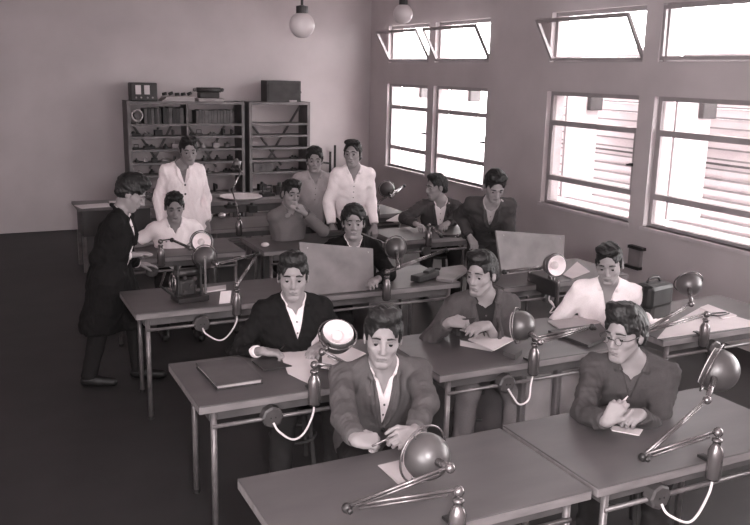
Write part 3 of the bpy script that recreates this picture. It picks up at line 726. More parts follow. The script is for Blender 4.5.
def hand(F, w, fd, palm, side, s=1.0, curl=.5, spread=.0, thumb=.6, grip=None):
    "w wrist, fd finger direction, palm = normal out of the palm, side=+1 if thumb lies along +cross"
    fd = nrm(fd); palm = nrm(np.array(palm) - fd * np.dot(palm, fd)); lat = np.cross(fd, palm) * side  # thumb side
    kn = []
    for i, (l, q) in enumerate(((.028, .086), (.010, .090), (-.009, .086), (-.027, .078))):
        kn.append(w + fd * q * s + lat * l * s)
        F.cap(w + lat * l * .55 * s + fd * .01, kn[-1], .014 * s, .0125 * s, .012)
    F.cap(w + palm * .004 + fd * .03 * s - lat * .015 * s, w + palm * .004 + fd * .07 * s - lat * .012 * s, .016 * s, .014 * s, .012)
    for i, L in enumerate((.070, .079, .073, .057)):
        p = kn[i]; a = curl * (.55 + .08 * i); d = fd + lat * (spread * (1.5 - i) * .12)
        for j, (fr, r0, r1) in enumerate(((.45, .0098, .0088), (.30, .0088, .008), (.25, .008, .0066))):
            ang = a * (j + 1) * 1.15
            dd = nrm(d * math.cos(ang) + palm * math.sin(ang)); q = p + dd * L * fr * s
            F.cap(p, q, r0 * s, r1 * s, .004); p = q
    b = w + fd * .025 * s + lat * .022 * s
    d1 = nrm(fd * .65 + lat * .65 + palm * thumb * .5); p1 = b + d1 * .042 * s
    F.cap(b, p1, .0155 * s, .0115 * s, .012)
    d2 = nrm(fd * .9 + lat * .15 + palm * thumb * .8); p2 = p1 + d2 * .032 * s; F.cap(p1, p2, .0108 * s, .0095 * s, .005)
    d3 = nrm(fd * .9 - lat * .1 + palm * thumb * 1.0); F.cap(p2, p2 + d3 * .024 * s, .0092 * s, .0075 * s, .004)

def person(label, head, face, yaw, pose='sit', wr=None, s=1.0, h=.006, outfit=None, hair=None, pole=None,
           fdir=None, palm=None, curl=(.7, .7), torso=.50, legs=None, glasses=False, twist=0, pelvis_z=None, seat=True, nbo=None,
           thigh_yaw=None, shw=1.0, girth=1.0):
    """head: eye-level centre; face: (yaw, pitch down, roll) degrees, yaw 0 = towards -Y, + turns to +X"""
    H = np.array(head, float); fy, fp, fr_ = [math.radians(v) for v in face]; by = math.radians(yaw)
    hf = vec(math.sin(fy) * math.cos(fp), -math.cos(fy) * math.cos(fp), -math.sin(fp))
    hs = vec(math.cos(fy), math.sin(fy), 0); hu = np.cross(hs, hf); hu = hu if hu[2] > 0 else -hu
    hs, hu = hs * math.cos(fr_) + hu * math.sin(fr_), hu * math.cos(fr_) - hs * math.sin(fr_)
    B = vec(math.sin(by), -math.cos(by), 0); S0 = vec(math.cos(by), math.sin(by), 0)
    k = 1.04 * s                                   # head scale
    nb = H - UP * .142 * k - nrm(vec(hf[0], hf[1], 0)) * (.045 + .07 * math.sin(max(fp, 0))) * k + (0 if nbo is None else np.array(nbo))
    pz = pelvis_z if pelvis_z is not None else (.535 if pose == 'sit' else .90 * s)
    L = torso * s; dz = nb[2] - pz; off = math.sqrt(max(L * L - dz * dz, 0.0)) if dz < L else 0.0
    P = vec(nb[0], nb[1], pz) - B * off
    U = nrm(nb - P); Fw = nrm(B - U * np.dot(B, U)); S = S0
    tw = math.radians(twist); Sh_ax = S * math.cos(tw) + Fw * math.sin(tw)
    ptb = lambda s_, f_, u_: nb + S * s_ + Fw * f_ + U * u_           # torso coordinates from the neck base
    spine = P + U * (np.linalg.norm(nb - P) * .45) - Fw * .015
    TL = np.linalg.norm(nb - P)
    chest = nb - U * .185 * s
    SH = [nb + Sh_ax * q * .165 * s * shw - U * .062 * s for q in (-1, 1)]
    la, lb = .285 * s, .25 * s
    EL, WR = [], []
    for i, q in enumerate((-1, 1)):
        w = np.array(wr[i], float) if wr is not None and wr[i] is not None else SH[i] - UP * (.50 * s) + B * .06 + S * q * .06
        d = w - SH[i]; D = np.linalg.norm(d); mx = (la + lb) * .985
        if D > mx: w = SH[i] + d / D * mx; D = mx
        d = (w - SH[i]) / D; x = (la * la - lb * lb + D * D) / (2 * D); hh = math.sqrt(max(la * la - x * x, 1e-6))
        pl = np.array(pole[i], float) if pole is not None and pole[i] is not None else -UP * .8 + S * q * .5 - B * .5
        pl = nrm(pl - d * np.dot(pl, d)); EL.append(SH[i] + d * x + pl * hh); WR.append(w)
    # legs
    HP = [P + S * q * .088 * s - UP * .03 for q in (-1, 1)]
    KN, AN = [], []
    tyaw = math.radians(thigh_yaw) if thigh_yaw is not None else by
    for i, q in enumerate((-1, 1)):
        if legs == 'walk':
            f = .16 * q; KN.append(vec(*(HP[i] * [1, 1, 0])) + UP * .48 * s + B * (f * .6 + .03)); AN.append(vec(HP[i][0], HP[i][1], .085) + B * f)
        elif pose == 'sit':
            TB = vec(math.sin(tyaw), -math.cos(tyaw), 0); TS = vec(math.cos(tyaw), math.sin(tyaw), 0)
            KN.append(vec(HP[i][0], HP[i][1], .50) + TB * .40 * s + TS * q * .05); AN.append(vec(KN[i][0], KN[i][1], .085) + TB * (.02 if q > 0 else -.06) + TS * q * .01)
        else:
            KN.append(vec(HP[i][0], HP[i][1], .48 * s) + B * .03); AN.append(vec(HP[i][0], HP[i][1], .085) + S * q * .02)
    TD = nrm(AN[0] * 0 + (vec(math.sin(tyaw), -math.cos(tyaw), 0)))
    pts = [H + hf * .16, H - hf * .2, H + hu * .2, nb, P, chest] + SH + EL + WR + HP + KN + AN
    lo = np.min(pts, 0) - .17; hi = np.max(pts, 0) + .17; lo[2] = max(lo[2], -.01)
    root = empty('person', label, 'person', (P[0], P[1], 0))
    fr = [S, Fw, U]; hfr = [hs, hf, hu]
    hp = lambda a, f_, u_: H + (hs * a + hf * f_ + hu * u_) * k
    # ---------------- body
    Fb = Field(lo, hi, h)
    Fb.ell(P, (.15 * s, .10 * s, .12 * s), fr); Fb.ell(spine, (.125 * s, .09 * s, .16 * s), fr, .04); Fb.ell(chest, (.145 * s, .095 * s, .17 * s), fr, .04)
    Fb.cap(SH[0], SH[1], .045 * s, k=.03)
    Fb.cap(nb - U * .05, H - hf * .03 * k - hu * .05 * k, .054 * k, .05 * k, .03)
    for i in (0, 1):
        Fb.cap(nb + Sh_ax * (-1, 1)[i] * .03 + U * .02, SH[i] + U * .01, .035 * s, .038 * s, .03)
        Fb.cap(SH[i], EL[i], .045 * s, .037 * s, .02); Fb.cap(EL[i], WR[i], .037 * s, .025 * s, .015)
        Fb.cap(HP[i], KN[i], .075 * s, .05 * s, .03); Fb.cap(KN[i], AN[i], .048 * s, .034 * s, .02)
        Fb.cap(AN[i] - UP * .035, AN[i] - UP * .045 + TD * .13, .033, .028, .02)
        fd = np.array(fdir[i], float) if fdir is not None and fdir[i] is not None else WR[i] - EL[i]
        pm = np.array(palm[i], float) if palm is not None and palm[i] is not None else -UP
        # thumb towards the body's middle line
        lat = np.cross(nrm(fd), nrm(pm)); sd = 1 if np.dot(lat, S) * (1, -1)[i] > 0 else -1
        hand(Fb, WR[i], fd, pm, sd, s * 1.0, curl[i])
    # head
    Fb.ell(hp(0, -.018, .035), (.074 * k, .094 * k, .086 * k), hfr, .015)
    Fb.ell(hp(0, .022, -.035), (.057 * k, .066 * k, .086 * k), hfr, .03)
    Fb.cap(hp(-.012, .062, -.098), hp(.012, .062, -.098), .019 * k, k=.03)
    for q in (-1, 1):
        Fb.cap(hp(q * .047, .0, -.050), hp(q * .014, .055, -.098), .015 * k, .015 * k, .025)
        Fb.cap(hp(q * .043, .056, -.028), hp(q * .052, .03, -.02), .015 * k, k=.02)
        Fb.cap(hp(q * .012, .083, .022), hp(q * .045, .069, .021), .0095 * k, .008 * k, .012)
        Fb.ell(hp(q * .032, .094, -.001), (.019 * k, .018 * k, .012 * k), hfr, .010, 'sub')
        Fb.ell(hp(q * .032, .066, 0), (.014 * k, .013 * k, .012 * k), hfr, .004)
        Fb.ell(hp(q * .077, -.012, -.008), (.010 * k, .020 * k, .031 * k), hfr, .006)
    Fb.cap(hp(0, .084, .008), hp(0, .106, -.030), .0085 * k, .0115 * k, .010)
    for q in (-1, 1): Fb.cap(hp(q * .010, .096, -.036), hp(q * .012, .090, -.036), .0085 * k, k=.006)
    Fb.ell(hp(0, .074, -.065), (.028 * k, .02 * k, .018 * k), hfr, .012)
    Fb.cap(hp(-.017, .087, -.062), hp(.017, .087, -.062), .0052 * k, k=.004); Fb.cap(hp(-.014, .087, -.073), hp(.014, .087, -.073), .006 * k, k=.004)
    Fb.cap(hp(-.022, .088, -.0665), hp(0, .094, -.0675), .0024 * k, k=.003, op='sub'); Fb.cap(hp(.022, .088, -.0665), hp(0, .094, -.0675), .0024 * k, k=.003, op='sub')
    Fb.ell(hp(0, .084, -.084), (.022 * k, .006 * k, .005 * k), hfr, .008, 'sub')
    def lipid(c):
        d = (c - H) / k; a = d @ hs; b_ = d @ hf; u_ = d @ hu
        return ((np.abs(a) < .021) & (b_ > .07) & (u_ < -.059 - np.abs(a) * .1) & (u_ > -.077 + np.abs(a) * .4)).astype(int)
    fobj('body', Fb, ['skin', 'lips'], root, lipid)
    # eyes and brows
    for q in (-1, 1):
        b = newbm(); c = hp(q * .032, .0695, -.001)
        r_ = bmesh.ops.create_uvsphere(b, u_segments=16, v_segments=12, radius=.0122 * k)
        R_ = Matrix((hs, hu, hf)).transposed()
        for v in r_['verts']: v.co = Vector(c) + R_ @ v.co
        b.faces.ensure_lookup_table()
        for f in b.faces:
            dd = (f.calc_center_median() - Vector(c)).normalized().dot(Vector(hf)); f.material_index = 1 if dd > .79 else 0
        obj('eye', b, ['eye_white', 'iris'], root, smooth=True)
        b = newbm(); tube(b, [hp(q * .014, .093, .0275), hp(q * .032, .090, .0300), hp(q * .052, .073, .022)], [.004 * k, .0045 * k, .002], 8); obj('eyebrow', b, 'hair', root, smooth=True)
        b = newbm(); tube(b, [hp(q * .018, .079, .0045), hp(q * .032, .0835, .0075), hp(q * .047, .074, .003)], [.0028, .0036, .0028], 6); obj('eyelid', b, 'skin', root, smooth=True)
    # hair
    hr = dict(top=.02, front=.02, vol=.010, side=.0, seed=1, style='quiff'); hr.update(hair or {})
    Fh = Field(H - .21 * k, H + .21 * k, min(h, .005))
    v = hr['vol']
    Fh.ell(hp(0, -.022, .035), ((.075 + v) * k, (.096 + v) * k, (.088 + v) * k), hfr, .01)
    Fh.cap(hp(-.04, -.07, -.03), hp(.04, -.07, -.03), .035 * k, k=.03)
    # clear face, ears, nape
    Fh.ell(hp(0, .112, -.018), (.073 * k, .084 * k, .112 * k), hfr, .01, 'sub')
    for q in (-1, 1): Fh.ell(hp(q * .100, .055, -.034), (.058 * k, .072 * k, .086 * k), hfr, .01, 'sub')
    Fh.half(hp(0, 0, -.062), -hu + hf * .4, .01)
    Fh.ell(hp(0, .01, .105), (.068 * k, .078 * k, (.022 + hr['top']) * k), hfr, .02)
    if hr['front'] > 0:
        for q in np.linspace(-1, 1, 5):
            Fh.ell(hp(q * .050, .050 - .022 * abs(q), .104 + hr['front'] * .45 + hr.get('part', 0) * q), (.024 * k, .036 * k, (.016 + hr['front'] * .6) * k), hfr, .014)
    for q in (-1, 1):
        Fh.cap(hp(q * .073, .012, .03), hp(q * .073, .008, -.010), .010 * k, .006 * k, .01)
    Fh.noise(.0035, 110, hr['seed'], (1, .3, .8)); Fh.noise(.0022, 300, hr['seed'] + 9, (1, .15, .6))
    if hr['style'] != 'none': fobj('hair', Fh, ['hair'], root)
    if glasses:
        for q in (-1, 1):
            b = newbm(); torus(b, hp(q * .033, .105, -.002), hf, .0175 * k, .0013, 24, 6); fr_o = obj('glasses_rim', b, 'dark_metal', root, smooth=True)
            b = newbm(); tube(b, [hp(q * .055, .104, .004), hp(q * .076, .085, .006), hp(q * .083, -.0, .004)], .002, 6); obj('glasses_arm', b, 'black', root, smooth=True)
        b = newbm(); tube(b, [hp(-.012, .106, .002), hp(0, .110, .005), hp(.012, .106, .002)], .0022, 6); obj('glasses_bridge', b, 'black', root, smooth=True)
    # ---------------- clothes
    of = dict(jacket=None, shirt=200, trousers=70, jv=.26, sv=.10, sleeve=.94, shirt_sleeve=.9, coat=None, shoes=30); of.update(outfit or {})
    def cm(kind, val): return mat('cloth_%s_%d' % (kind, val), val, .88, .03, 150, bump=.06, spec=.12)
    def torso(F, g, low=0.0, seed=0):
        F.ell(P + U * .0, ((.155 * s + g) * girth, (.108 * s + g), .13 * s + g), fr)
        F.ell(spine, ((.14 * s + g) * girth, (.10 * s + g), .17 * s + g), fr, .05)
        F.ell(chest, ((.158 * s + g) * girth, (.105 * s + g), .175 * s + g), [Sh_ax, Fw, U], .05)
        F.cap(chest + Sh_ax * .055 + U * .02, P + S * .055, .098 * s + g, .095 * s + g, .05); F.cap(chest - Sh_ax * .055 + U * .02, P - S * .055, .098 * s + g, .095 * s + g, .05)
        F.cap(SH[0], SH[1], .05 * s + g, k=.04)
        for i in (0, 1): F.cap(nb + Sh_ax * (-1, 1)[i] * .04 + U * .012, SH[i] + U * .012, .034 * s + g * .7, .042 * s + g * .6, .03)
    def sleeves(F, g, end):
        for i in (0, 1):
            F.cap(SH[i], EL[i], .050 * s + g, .043 * s + g, .03)
            if end > 0:
                e = EL[i] + (WR[i] - EL[i]) * end; F.cap(EL[i], e, .043 * s + g, .034 * s + g * .8, .02)
                F.half(e + (WR[i] - EL[i]) * .0, WR[i] - EL[i], .004, .09)
            else:
                e = SH[i] + (EL[i] - SH[i]) * (.62); F.half(e, EL[i] - SH[i], .004, .14)
    def vcut(F, depth, w=.055, top=.12, f0=.0):
        sl_ = w / (depth + .02)
        def fn(X, Y, Z):
            px, py, pz = X - nb[0], Y - nb[1], Z - nb[2]
            a = px * S[0] + py * S[1] + pz * S[2]; b_ = px * Fw[0] + py * Fw[1] + pz * Fw[2]; u_ = px * U[0] + py * U[1] + pz * U[2]
            return np.maximum((np.abs(a) - (u_ + depth) * sl_) * .97, f0 - b_)
        F.put(nb - .3, nb + .3, fn, .004, 'sub')
    def surf(F, a, u_):
        "outermost forward coordinate of the field at torso coords (a, u)"
        for f_ in np.arange(.24, -.05, -.003):
            p = ptb(a, f_, u_); i = np.round((p - F.lo) / F.h).astype(int)
            if (i >= 0).all() and (i < F.n).all() and F.f[tuple(i)] < 0: return f_
        return .06
    def neckhole(F, r): F.cap(nb - U * .02 + Fw * .008, nb + U * .2 + Fw * .045, r, r + .012, .006, 'sub')
    def collar(F, r, depth, w, rr=.011, fall=.02):
        for q in (-1, 1):
            pr = [ptb(0, -.055 * s - r * .3, .045), ptb(q * .05, -.035, .04), ptb(q * (.068), .01, .025), ptb(q * (w + .012), .0, .0)]
            pr[-1] = ptb(q * (w + .008), surf(F, q * (w + .012), -.012) + .004, -.008)
            for a_, b_ in zip(pr, pr[1:]): F.cap(a_, b_, rr, rr, .008)
    def lapels(F, depth, w, rr=.008):
        tops = []
        for q in (-1, 1):
            prev = None
            for t in np.linspace(0, 1, 8):
                u_ = -.01 - (depth - .01) * t; a = q * (w * (1 - t) + .012 + .018 * math.sin(PI * t) ** 1); f_ = surf(F, a, u_); p = ptb(a, f_ + .002, u_)
                r2 = rr * (.7 + .9 * math.sin(PI * min(1, t * 1.1)))
                if prev is not None: F.cap(prev, p, r2, r2, .005)
                prev = p
    hc = min(h, .006)
    clo = np.min([P, nb, chest] + SH + EL + WR, 0) - .17; chi = np.max([P, nb, chest] + SH + EL + WR, 0) + .17
    tlo = np.min([P, nb] + SH, 0) - .17; thi = np.max([P, nb] + SH, 0) + .17
    if of['shirt'] is not None:
        Fs = Field(clo, chi, hc) if of['jacket'] is None else Field(tlo, thi, hc)
        g = .010 if of['jacket'] is None else .006
        torso(Fs, g)
        if of['jacket'] is None: sleeves(Fs, g + .004, of['shirt_sleeve'])
        else:
            for i in (0, 1): Fs.half(SH[i] + Sh_ax * (-1, 1)[i] * .01, Sh_ax * (-1, 1)[i], .004, .12)
        Fs.noise(.006 if of['jacket'] is None else .002, 38, hr['seed'] + 2)
        collar(Fs, .065, of['sv'], .045, .012)
        neckhole(Fs, .056 * k)
        if of['sv'] > 0: vcut(Fs, of['sv'], .045, f0=.015)
        if pose == 'sit': Fs.half(P - UP * .06, -UP + B * 0.0, .01, 1)
        sh_o = fobj('shirt', Fs, [cm('shirt', of['shirt'])], root)
        for t in (.03, .09, .15):
            if not of.get('buttons', True) or (of['jacket'] is not None and of['sv'] + t > of['jv'] - .02): continue
            b = newbm(); u_ = -of['sv'] - t; p = ptb(0, surf(Fs, 0, u_) + .003, u_); ball(b, p, .0055, 8); obj('button', b, 'clutter_mid', sh_o)
    if of['jacket'] is not None:
        Fj = Field(clo - vec(0, 0, .45 if of['coat'] else 0), chi, hc); torso(Fj, .017); sleeves(Fj, .012, of['sleeve'])
        if of['coat']:
            for q in (-1, 1): Fj.cap(HP[(q + 1) // 2], vec(KN[(q + 1) // 2][0], KN[(q + 1) // 2][1], of['coat'] + .05), .13 * s, .15 * s, .08)
            Fj.half(vec(P[0], P[1], of['coat']), -UP, .008)
        Fj.noise(.006, 34, hr['seed'] + 3); Fj.noise(.0035, 80, hr['seed'] + 4, (1, 1, .4))
        if of['jv'] > 0:
            vcut(Fj, of['jv'], of.get('jw', .062), f0=.01)
            collar(Fj, .07, of['jv'], .06, .013)
            if of.get('lapel', True): lapels(Fj, of['jv'], of.get('jw', .062))
        neckhole(Fj, .066 * k)
        if of.get('open'):   # unbuttoned front
            def fn(X, Y, Z):
                px, py, pz = X - nb[0], Y - nb[1], Z - nb[2]
                a = px * S[0] + py * S[1] + pz * S[2]; b_ = px * Fw[0] + py * Fw[1] + pz * Fw[2]; u_ = px * U[0] + py * U[1] + pz * U[2]
                return np.maximum(np.abs(a) - .012 - np.maximum(-u_ - of['jv'], 0) * of['open'], .02 - b_)
            Fj.put(tlo, thi, fn, .004, 'sub')
        if pose == 'sit' and not of['coat']: Fj.half(P - UP * .075, -UP, .01, 1)
        jo = fobj('jacket' if not of['coat'] else 'coat', Fj, [cm('wool', of['jacket'])], root)
        if of.get('lapel', True) and not of.get('open'):
            for t in (.012, .10): b = newbm(); u_ = -of['jv'] - t; p = ptb(.006, surf(Fj, 0.006, u_) + .003, u_); ball(b, p, .010, 8); obj('button', b, 'black', jo)
        if of.get('cuff'):
            for i in of['cuff']:
                Fc = Field(np.minimum(EL[i], WR[i]) - .08, np.maximum(EL[i], WR[i]) + .08, hc)
                d = WR[i] - EL[i]; c0 = EL[i] + d * (of['sleeve'] - .14); c1 = EL[i] + d * min(.99, of['sleeve'] + of.get('cufflen', .10))
                Fc.cap(c0, c1, .036 * s, .034 * s, .005); Fc.half(c1, d, .003); Fc.half(c0, -d, .003)
                fobj('shirt_cuff', Fc, [cm('shirt', of['shirt'])], root)
    # trousers and shoes
    tl = np.min(HP + KN + AN + [P], 0) - .15; th = np.max(HP + KN + AN + [P], 0) + .15
    Ft = Field(tl, th, hc if h < .006 else .008)
    Ft.ell(P - UP * .01, (.155 * s, .115 * s, .115 * s), [S, B, UP])
    for i in (0, 1):
        Ft.cap(HP[i], KN[i], .092 * s, .07 * s, .03); Ft.cap(KN[i], AN[i], .068 * s, .060 * s, .03); Ft.half(AN[i] - UP * .02, -UP, .004, .12)
    Ft.noise(.005, 34, hr['seed'] + 5)
    fobj('trousers', Ft, [cm('twill', of['trousers'])], root)
    for i in (0, 1):
        a_ = AN[i]; Fs2 = Field(a_ - .1 - np.abs(TD) * .15, a_ + .1 + np.abs(TD) * .15, .006)
        Fs2.cap(vec(a_[0], a_[1], .045) - TD * .03, vec(a_[0], a_[1], .042) + TD * .05, .042, .042, .02)
        Fs2.cap(vec(a_[0], a_[1], .042) + TD * .05, vec(a_[0], a_[1], .034) + TD * .17, .042, .034, .02); Fs2.cap(a_ - UP * .03, a_ + UP * .01, .04, .038, .02)
        Fs2.half((a_[0], a_[1], .006), -UP, .003)
        fobj('shoe', Fs2, ['black'], root)
    if pose == 'sit' and seat:
        zt = P[2] - .03 - .092 * s - .005
        st = empty('stool', 'wooden stool under %s' % of.get('who', 'a student'), 'stool', (P[0], P[1], 0))
        b = newbm(); lathe(b, (P[0], P[1], zt - .035), UP, [(0, 0), (0, .15), (.008, .158), (.028, .158), (.035, .15), (.035, 0)], 24); obj('seat', b, 'stool_wood', st)
        for q in range(4):
            a_ = q * PI / 2 + PI / 4 + by; e = vec(math.cos(a_), math.sin(a_), 0)
            b = newbm(); tube(b, [vec(P[0], P[1], zt - .035) + e * .11, vec(P[0], P[1], 0) + e * .15], .014, 8); obj('leg', b, 'stool_wood', st)
        b = newbm(); torus(b, (P[0], P[1], .2), UP, .135, .009, 24, 6); obj('foot_ring', b, 'stool_wood', st)
    print('person %-30s P=(%.2f %.2f) t=%.1f' % (label[:30], P[0], P[1], time.time() - T0))
    return dict(P=P, nb=nb, EL=EL, WR=WR, H=H, root=root)
def Ap(px, py, z): return np.array(at(px, py, z))
def rod(nm, a, b_, r, m, lb, cat):
    b = newbm(); tube(b, [tuple(a), tuple((np.array(a) * .4 + np.array(b_) * .6)), tuple(b_)], [r, r, r * .4], 8); return tag(obj(nm, b, m, smooth=True), lb, cat)
# ------------------------------------------------------------------ the fourteen people
# 1 centre front
w0 = Ap(357, 446, .83); w1 = Ap(414, 444, .83)
person('young man in a grey jacket over an open white shirt at centre front, facing us', Ap(383, 338, 1.12), (-25, 3, -3), -12, wr=[w0, w1],
       s=1.0, h=.0045, torso=.47, shw=1.08, girth=1.12, outfit=dict(jacket=78, shirt=205, jv=.27, jw=.05, sv=.11, sleeve=.90, trousers=40, who='the young man at centre front'), hair=dict(top=.022, front=.026, vol=.012, seed=3, part=.004),
       pole=[(-.5, .1, -.8), (1, .0, -.15)], fdir=[(.9, -.15, -.1), (-.85, -.3, 0)], palm=[(.1, .5, -.8), (-.1, .6, -.7)], curl=(1.35, 1.1))
rod('scriber', Ap(372, 446, .835), Ap(398, 434, .87), .005, 'lamp_steel', 'thin metal tool held in the fists of the young man at centre front', 'tool')
# 2 glasses
w0 = Ap(607, 422, .83); w1 = Ap(640, 414, .83)
person('student in dark overalls and glasses at the right, gripping a thin tool', Ap(624, 334, 1.12), (-72, 4, 2), -38, wr=[w0, w1],
       h=.0045, torso=.47, glasses=True, nbo=(.02, -.01, 0), outfit=dict(jacket=66, shirt=70, jv=.13, sv=.06, sleeve=.93, trousers=40, lapel=False, jw=.05, who='the student in glasses'), hair=dict(top=.032, front=.034, vol=.016, seed=5),
       pole=[(-.6, .1, -.8), (.6, .2, -.8)], fdir=[(.35, -.2, .75), (-.8, -.3, .1)], palm=[(.7, .5, -.2), (-.1, .3, -.8)], curl=(1.3, 1.2))
rod('scriber', Ap(612, 414, .85), Ap(628, 396, .93), .006, 'paper', 'pale thin tool standing up in the fist of the student in glasses', 'tool')
# 3 v-neck sweater
w0 = Ap(262, 351, .80); w1 = Ap(322, 345, .80)
person('young man in a dark V-neck sweater over a white shirt, writing', Ap(293, 277, 1.17), (-20, 2, 0), -8, wr=[w0, w1],
       h=.005, torso=.48, outfit=dict(jacket=26, shirt=225, jv=.20, sv=.07, sleeve=.72, trousers=40, lapel=False, jw=.065, cuff=[0], cufflen=.12, who='the young man in the dark sweater'), hair=dict(top=.024, front=.02, vol=.010, seed=8),
       pole=[(-.5, .5, -.7), (.6, .2, -.7)], fdir=[(.9, -.25, -.15), (-.7, -.6, -.1)], palm=[(0, 0, -1), (0, 0, -1)], curl=(.8, .6))
rod('pencil', Ap(281, 349, .80), Ap(286, 343, .87), .004, 'black', 'pencil in the hand of the writer in the dark sweater', 'pencil')
# 4 open grey jacket
w0 = Ap(449, 322, .90); w1 = Ap(488, 325, .89)
person('young man in an open grey jacket and dark shirt, looking away to the left', Ap(481, 274, 1.14), (-62, 4, 0), -20, wr=[w0, w1],
       h=.005, torso=.47, outfit=dict(jacket=72, shirt=42, jv=.30, jw=.07, sv=.05, sleeve=.9, trousers=112, who='the young man in the open grey jacket'), hair=dict(top=.02, front=.018, vol=.010, seed=11),
       pole=[(-.3, .6, -.8), (.7, .4, -.6)], fdir=[(.8, -.4, .0), (-.95, -.2, 0)], palm=[(.2, .5, -.7), (0, .3, -.9)], curl=(1.1, .5))
rod('small_tool', Ap(457, 320, .91), Ap(477, 318, .93), .006, 'dark_metal', 'short dark tool in the hands of the young man in the open grey jacket', 'tool')
# 5 white shirt right
w0 = Ap(583, 322, .66); w1 = Ap(641, 318, .80)
person('young man in an open-necked white shirt seated on the right, looking down', Ap(609, 264, 1.14), (-48, 14, 4), -38, wr=[w0, w1],
       h=.005, torso=.47, outfit=dict(shirt=224, sv=.16, trousers=104, shirt_sleeve=.86, buttons=False, who='the young man in the open white shirt'), hair=dict(top=.010, front=.009, vol=.005, seed=14),
       pole=[(-.5, .4, -.9), (.9, .3, -.1)], fdir=[(-.6, -.6, -.3), (-.3, -.8, -.3)], curl=(.6, .6), thigh_yaw=-80)
# 6 dark suit behind the board
w0 = Ap(322, 262, .82); w1 = Ap(378, 279, .82)
person('young man in a dark suit seated behind the leaning drawing board', Ap(353.5, 223, 1.17), (-22, -2, 0), -14, wr=[w0, w1],
       h=.006, torso=.48, outfit=dict(jacket=24, shirt=222, jv=.2, jw=.055, sv=.06, sleeve=.93, trousers=35, who='the young man in the dark suit'), hair=dict(top=.022, front=.016, vol=.022, seed=17), curl=(.7, .8),
       pole=[(-.8, .2, -.4), (.9, .2, -.5)])
# 7 dark coat standing at left
w0 = np.array(aty(137, 264, 6.48)); w1 = np.array(aty(131, 255, 6.12))
person('young man in a long dark coat standing at the far left, leaning over a desk', Ap(132, 193, 1.425), (72, 32, 0), 66, pose='stand', wr=[w1, w0],
       h=.006, torso=.48, s=.98, outfit=dict(jacket=26, shirt=225, jv=.24, jw=.06, sv=.05, sleeve=.86, trousers=34, coat=.42, cuff=[0, 1], cufflen=.14), hair=dict(top=.026, front=.014, vol=.016, seed=21), shw=.9,
       legs='walk', fdir=[(.95, .1, .05), (.95, .0, -.1)], palm=[(0, 0, -1), (0, 0, -1)], curl=(.25, .3), pole=[(-.3, .3, -.9), (-.3, -.5, -.9)], pelvis_z=.82)
# 8 short-sleeved white shirt
w0 = Ap(158, 241, .80); w1 = Ap(194, 240, .80)
person('seated boy in a short-sleeved white shirt, just before the white coat', Ap(174.5, 207, 1.12), (-8, 14, 0), -6, wr=[w0, w1],
       h=.006, torso=.47, s=.98, outfit=dict(shirt=232, sv=.08, shirt_sleeve=0, trousers=40, buttons=False, who='the boy in the short-sleeved shirt'), hair=dict(top=.008, front=.006, vol=.008, seed=23),
       pole=[(-.4, .4, -.8), (.3, .5, -.8)], curl=(.7, .7), fdir=[(.6, -.6, 0), (-.6, -.6, 0)])
# 9 white coat standing
person('young man standing in a long white coat, the bookcase behind him', Ap(188.5, 151, 1.53), (-4, 8, 0), -6, pose='stand',
       h=.006, s=.98, torso=.51, nbo=(-.05, .02, 0), outfit=dict(jacket=236, shirt=120, jv=.16, jw=.045, sv=.05, sleeve=.93, trousers=40, coat=.5, lapel=True), hair=dict(top=.018, front=.02, vol=.010, seed=27), shw=.94,
       pole=[(-.5, .8, .0), (.5, .8, .0)], curl=(.5, .5))
# 10 resting chin
nb10 = Ap(291, 194, 1.18)
person('boy in a grey shirt seated with one hand raised to his chin', nb10, (6, 4, -8), 14, wr=[Ap(287, 218, .95), nb10 + vec(.10, -.09, -.17)],
       h=.006, torso=.46, s=.98, outfit=dict(shirt=100, sv=.06, trousers=40, shirt_sleeve=.9, buttons=False, who='the boy with his hand to his chin'), hair=dict(top=.016, front=.014, vol=.009, seed=31),
       pole=[(-.9, .0, -.5), (.9, -.3, -.9)], fdir=[(.9, -.2, .1), (-.5, .3, .8)], palm=[(0, 0, -1), (-.6, .6, .3)], curl=(.6, .9))
# 11 standing in a work shirt and cap
w1 = Ap(326, 216, 1.0)
person('boy standing in a light grey work shirt, dark hair falling on his forehead', Ap(314.5, 160.5, 1.45), (-20, 2, 0), -10, pose='stand',
       h=.006, s=.95, torso=.51, outfit=dict(shirt=155, sv=.07, trousers=70, shirt_sleeve=.88), hair=dict(top=.024, front=.012, vol=.014, seed=33), pole=[(-1, .3, 0), (1, .3, 0)])
# 12 standing in white
person('young man standing in a loose white shirt against the bare back wall', Ap(352.5, 154, 1.53), (-38, -2, 0), -16, pose='stand',
       h=.006, s=1.0, torso=.52, outfit=dict(shirt=230, sv=.1, trousers=40, shirt_sleeve=.9), hair=dict(top=.008, front=.008, vol=.008, seed=37), shw=.92, pole=[(-.3, .8, 0), (.3, .8, 0)])
# 13 profile
w0 = Ap(416, 224, .82); w1 = Ap(444, 230, .82)
person('boy in a dark open jacket over a white shirt, head turned in profile', Ap(436, 187, 1.15), (-92, 6, 0), -24, wr=[w0, w1],
       h=.006, torso=.47, s=1.04, outfit=dict(jacket=66, shirt=205, jv=.32, jw=.07, sv=.06, sleeve=.93, trousers=40, who='the boy in profile'), hair=dict(top=.010, front=.008, vol=.008, seed=41),
       pole=[(-.9, .3, -.3), (.9, .3, -.3)])
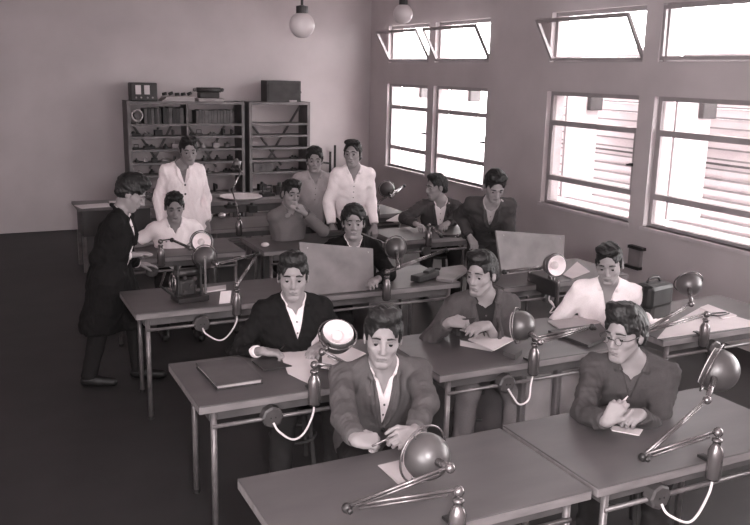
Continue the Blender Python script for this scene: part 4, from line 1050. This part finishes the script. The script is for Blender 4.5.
# 14 bending down
w0 = Ap(470, 237, .92); w1 = Ap(512, 232, 1.0)
person('young man in a dark jacket standing near the windows, bent over and looking down', Ap(495, 186, 1.40), (-18, 32, 0), -30, pose='stand', wr=[w0, None],
       h=.006, torso=.52, s=1.0, outfit=dict(jacket=62, shirt=150, jv=.2, jw=.05, sv=.05, sleeve=.93, trousers=50), hair=dict(top=.014, front=.012, vol=.012, seed=43), pelvis_z=.92,
       pole=[(.1, .9, -.4), (.3, .8, 0)], shw=.95)
# tubular chair behind the white shirt
P5 = Ap(556, 318, .55)
o = empty('tube_chair', 'bent steel tube chair frame left of the young man in the open white shirt', 'chair', (P5[0], P5[1], 0))
for dy in (0, .36):
    b = newbm(); tube(b, bez([(P5[0], P5[1] + dy, .84), (P5[0], P5[1] + dy, .60), (P5[0], P5[1] + dy, .46), (P5[0] + .05, P5[1] + dy, .42), (P5[0] + .34, P5[1] + dy, .42)], 6), .012, 8); obj('frame_tube', b, 'lamp_steel', o, smooth=True)
    for dx in (.0, .33):
        b = newbm(); tube(b, [(P5[0] + .02 + dx, P5[1] + dy, .42), (P5[0] + dx, P5[1] + dy, .0)], .011, 8); obj('leg', b, 'lamp_steel', o, smooth=True)
b = newbm(); box(b, P5[0] - .012, P5[0] + .012, P5[1] + .01, P5[1] + .35, .70, .82, .008); obj('backrest', b, 'stool_wood', o)

# ------------------------------------------------------------------ light
w = bpy.data.worlds.new('sky'); SC.world = w; w.use_nodes = True
nt = w.node_tree; bg = nt.nodes['Background']
bg.inputs[0].default_value = (1.0, .972, .975, 1); bg.inputs[1].default_value = 22.0
for i, (ya, yb) in enumerate(PANES):
    for z0, z1 in ((Z0, Z1), (H0, H1)):
        L = bpy.data.lights.new('daylight', 'AREA'); L.shape = 'RECTANGLE'; L.size = ya - yb; L.size_y = z1 - z0
        L.cycles.is_portal = True
        lo_ = bpy.data.objects.new('daylight', L); COL.objects.link(lo_)
        lo_.location = (XW + .2, (ya + yb) / 2, (z0 + z1) / 2); lo_.rotation_euler = (0, PI / 2, 0)
        lo_.rotation_euler = Matrix(((0, 0, 1), (1, 0, 0), (0, 1, 0))).to_euler()
L = bpy.data.lights.new('flash_bulb', 'POINT'); L.energy = 430; L.shadow_soft_size = .09; L.color = (1, .96, .965)
fl = bpy.data.objects.new('flash_bulb', L); COL.objects.link(fl); fl.location = (.30, -.15, 2.42)
L = bpy.data.lights.new('daylight', 'AREA'); L.shape = 'RECTANGLE'; L.size = 3.2; L.size_y = 2.0; L.cycles.is_portal = True
lo_ = bpy.data.objects.new('daylight', L); COL.objects.link(lo_); lo_.location = (XL - .15, -.3, 1.9); lo_.rotation_euler = Matrix(((0, 0, -1), (-1, 0, 0), (0, 1, 0))).to_euler()  # sky portal for the added window in the left wall
vs = SC.view_settings; SC.display_settings.display_device = 'sRGB'
vs.view_transform = 'Standard'; vs.look = 'None'; vs.gamma = 1; vs.use_curve_mapping = False; vs.exposure = 0.0
SC.cycles.use_denoising = True
SC.cycles.max_bounces = 8; SC.cycles.diffuse_bounces = 5; SC.cycles.transparent_max_bounces = 12
SC.cycles.sample_clamp_indirect = 6
print('script seconds', time.time() - T0)
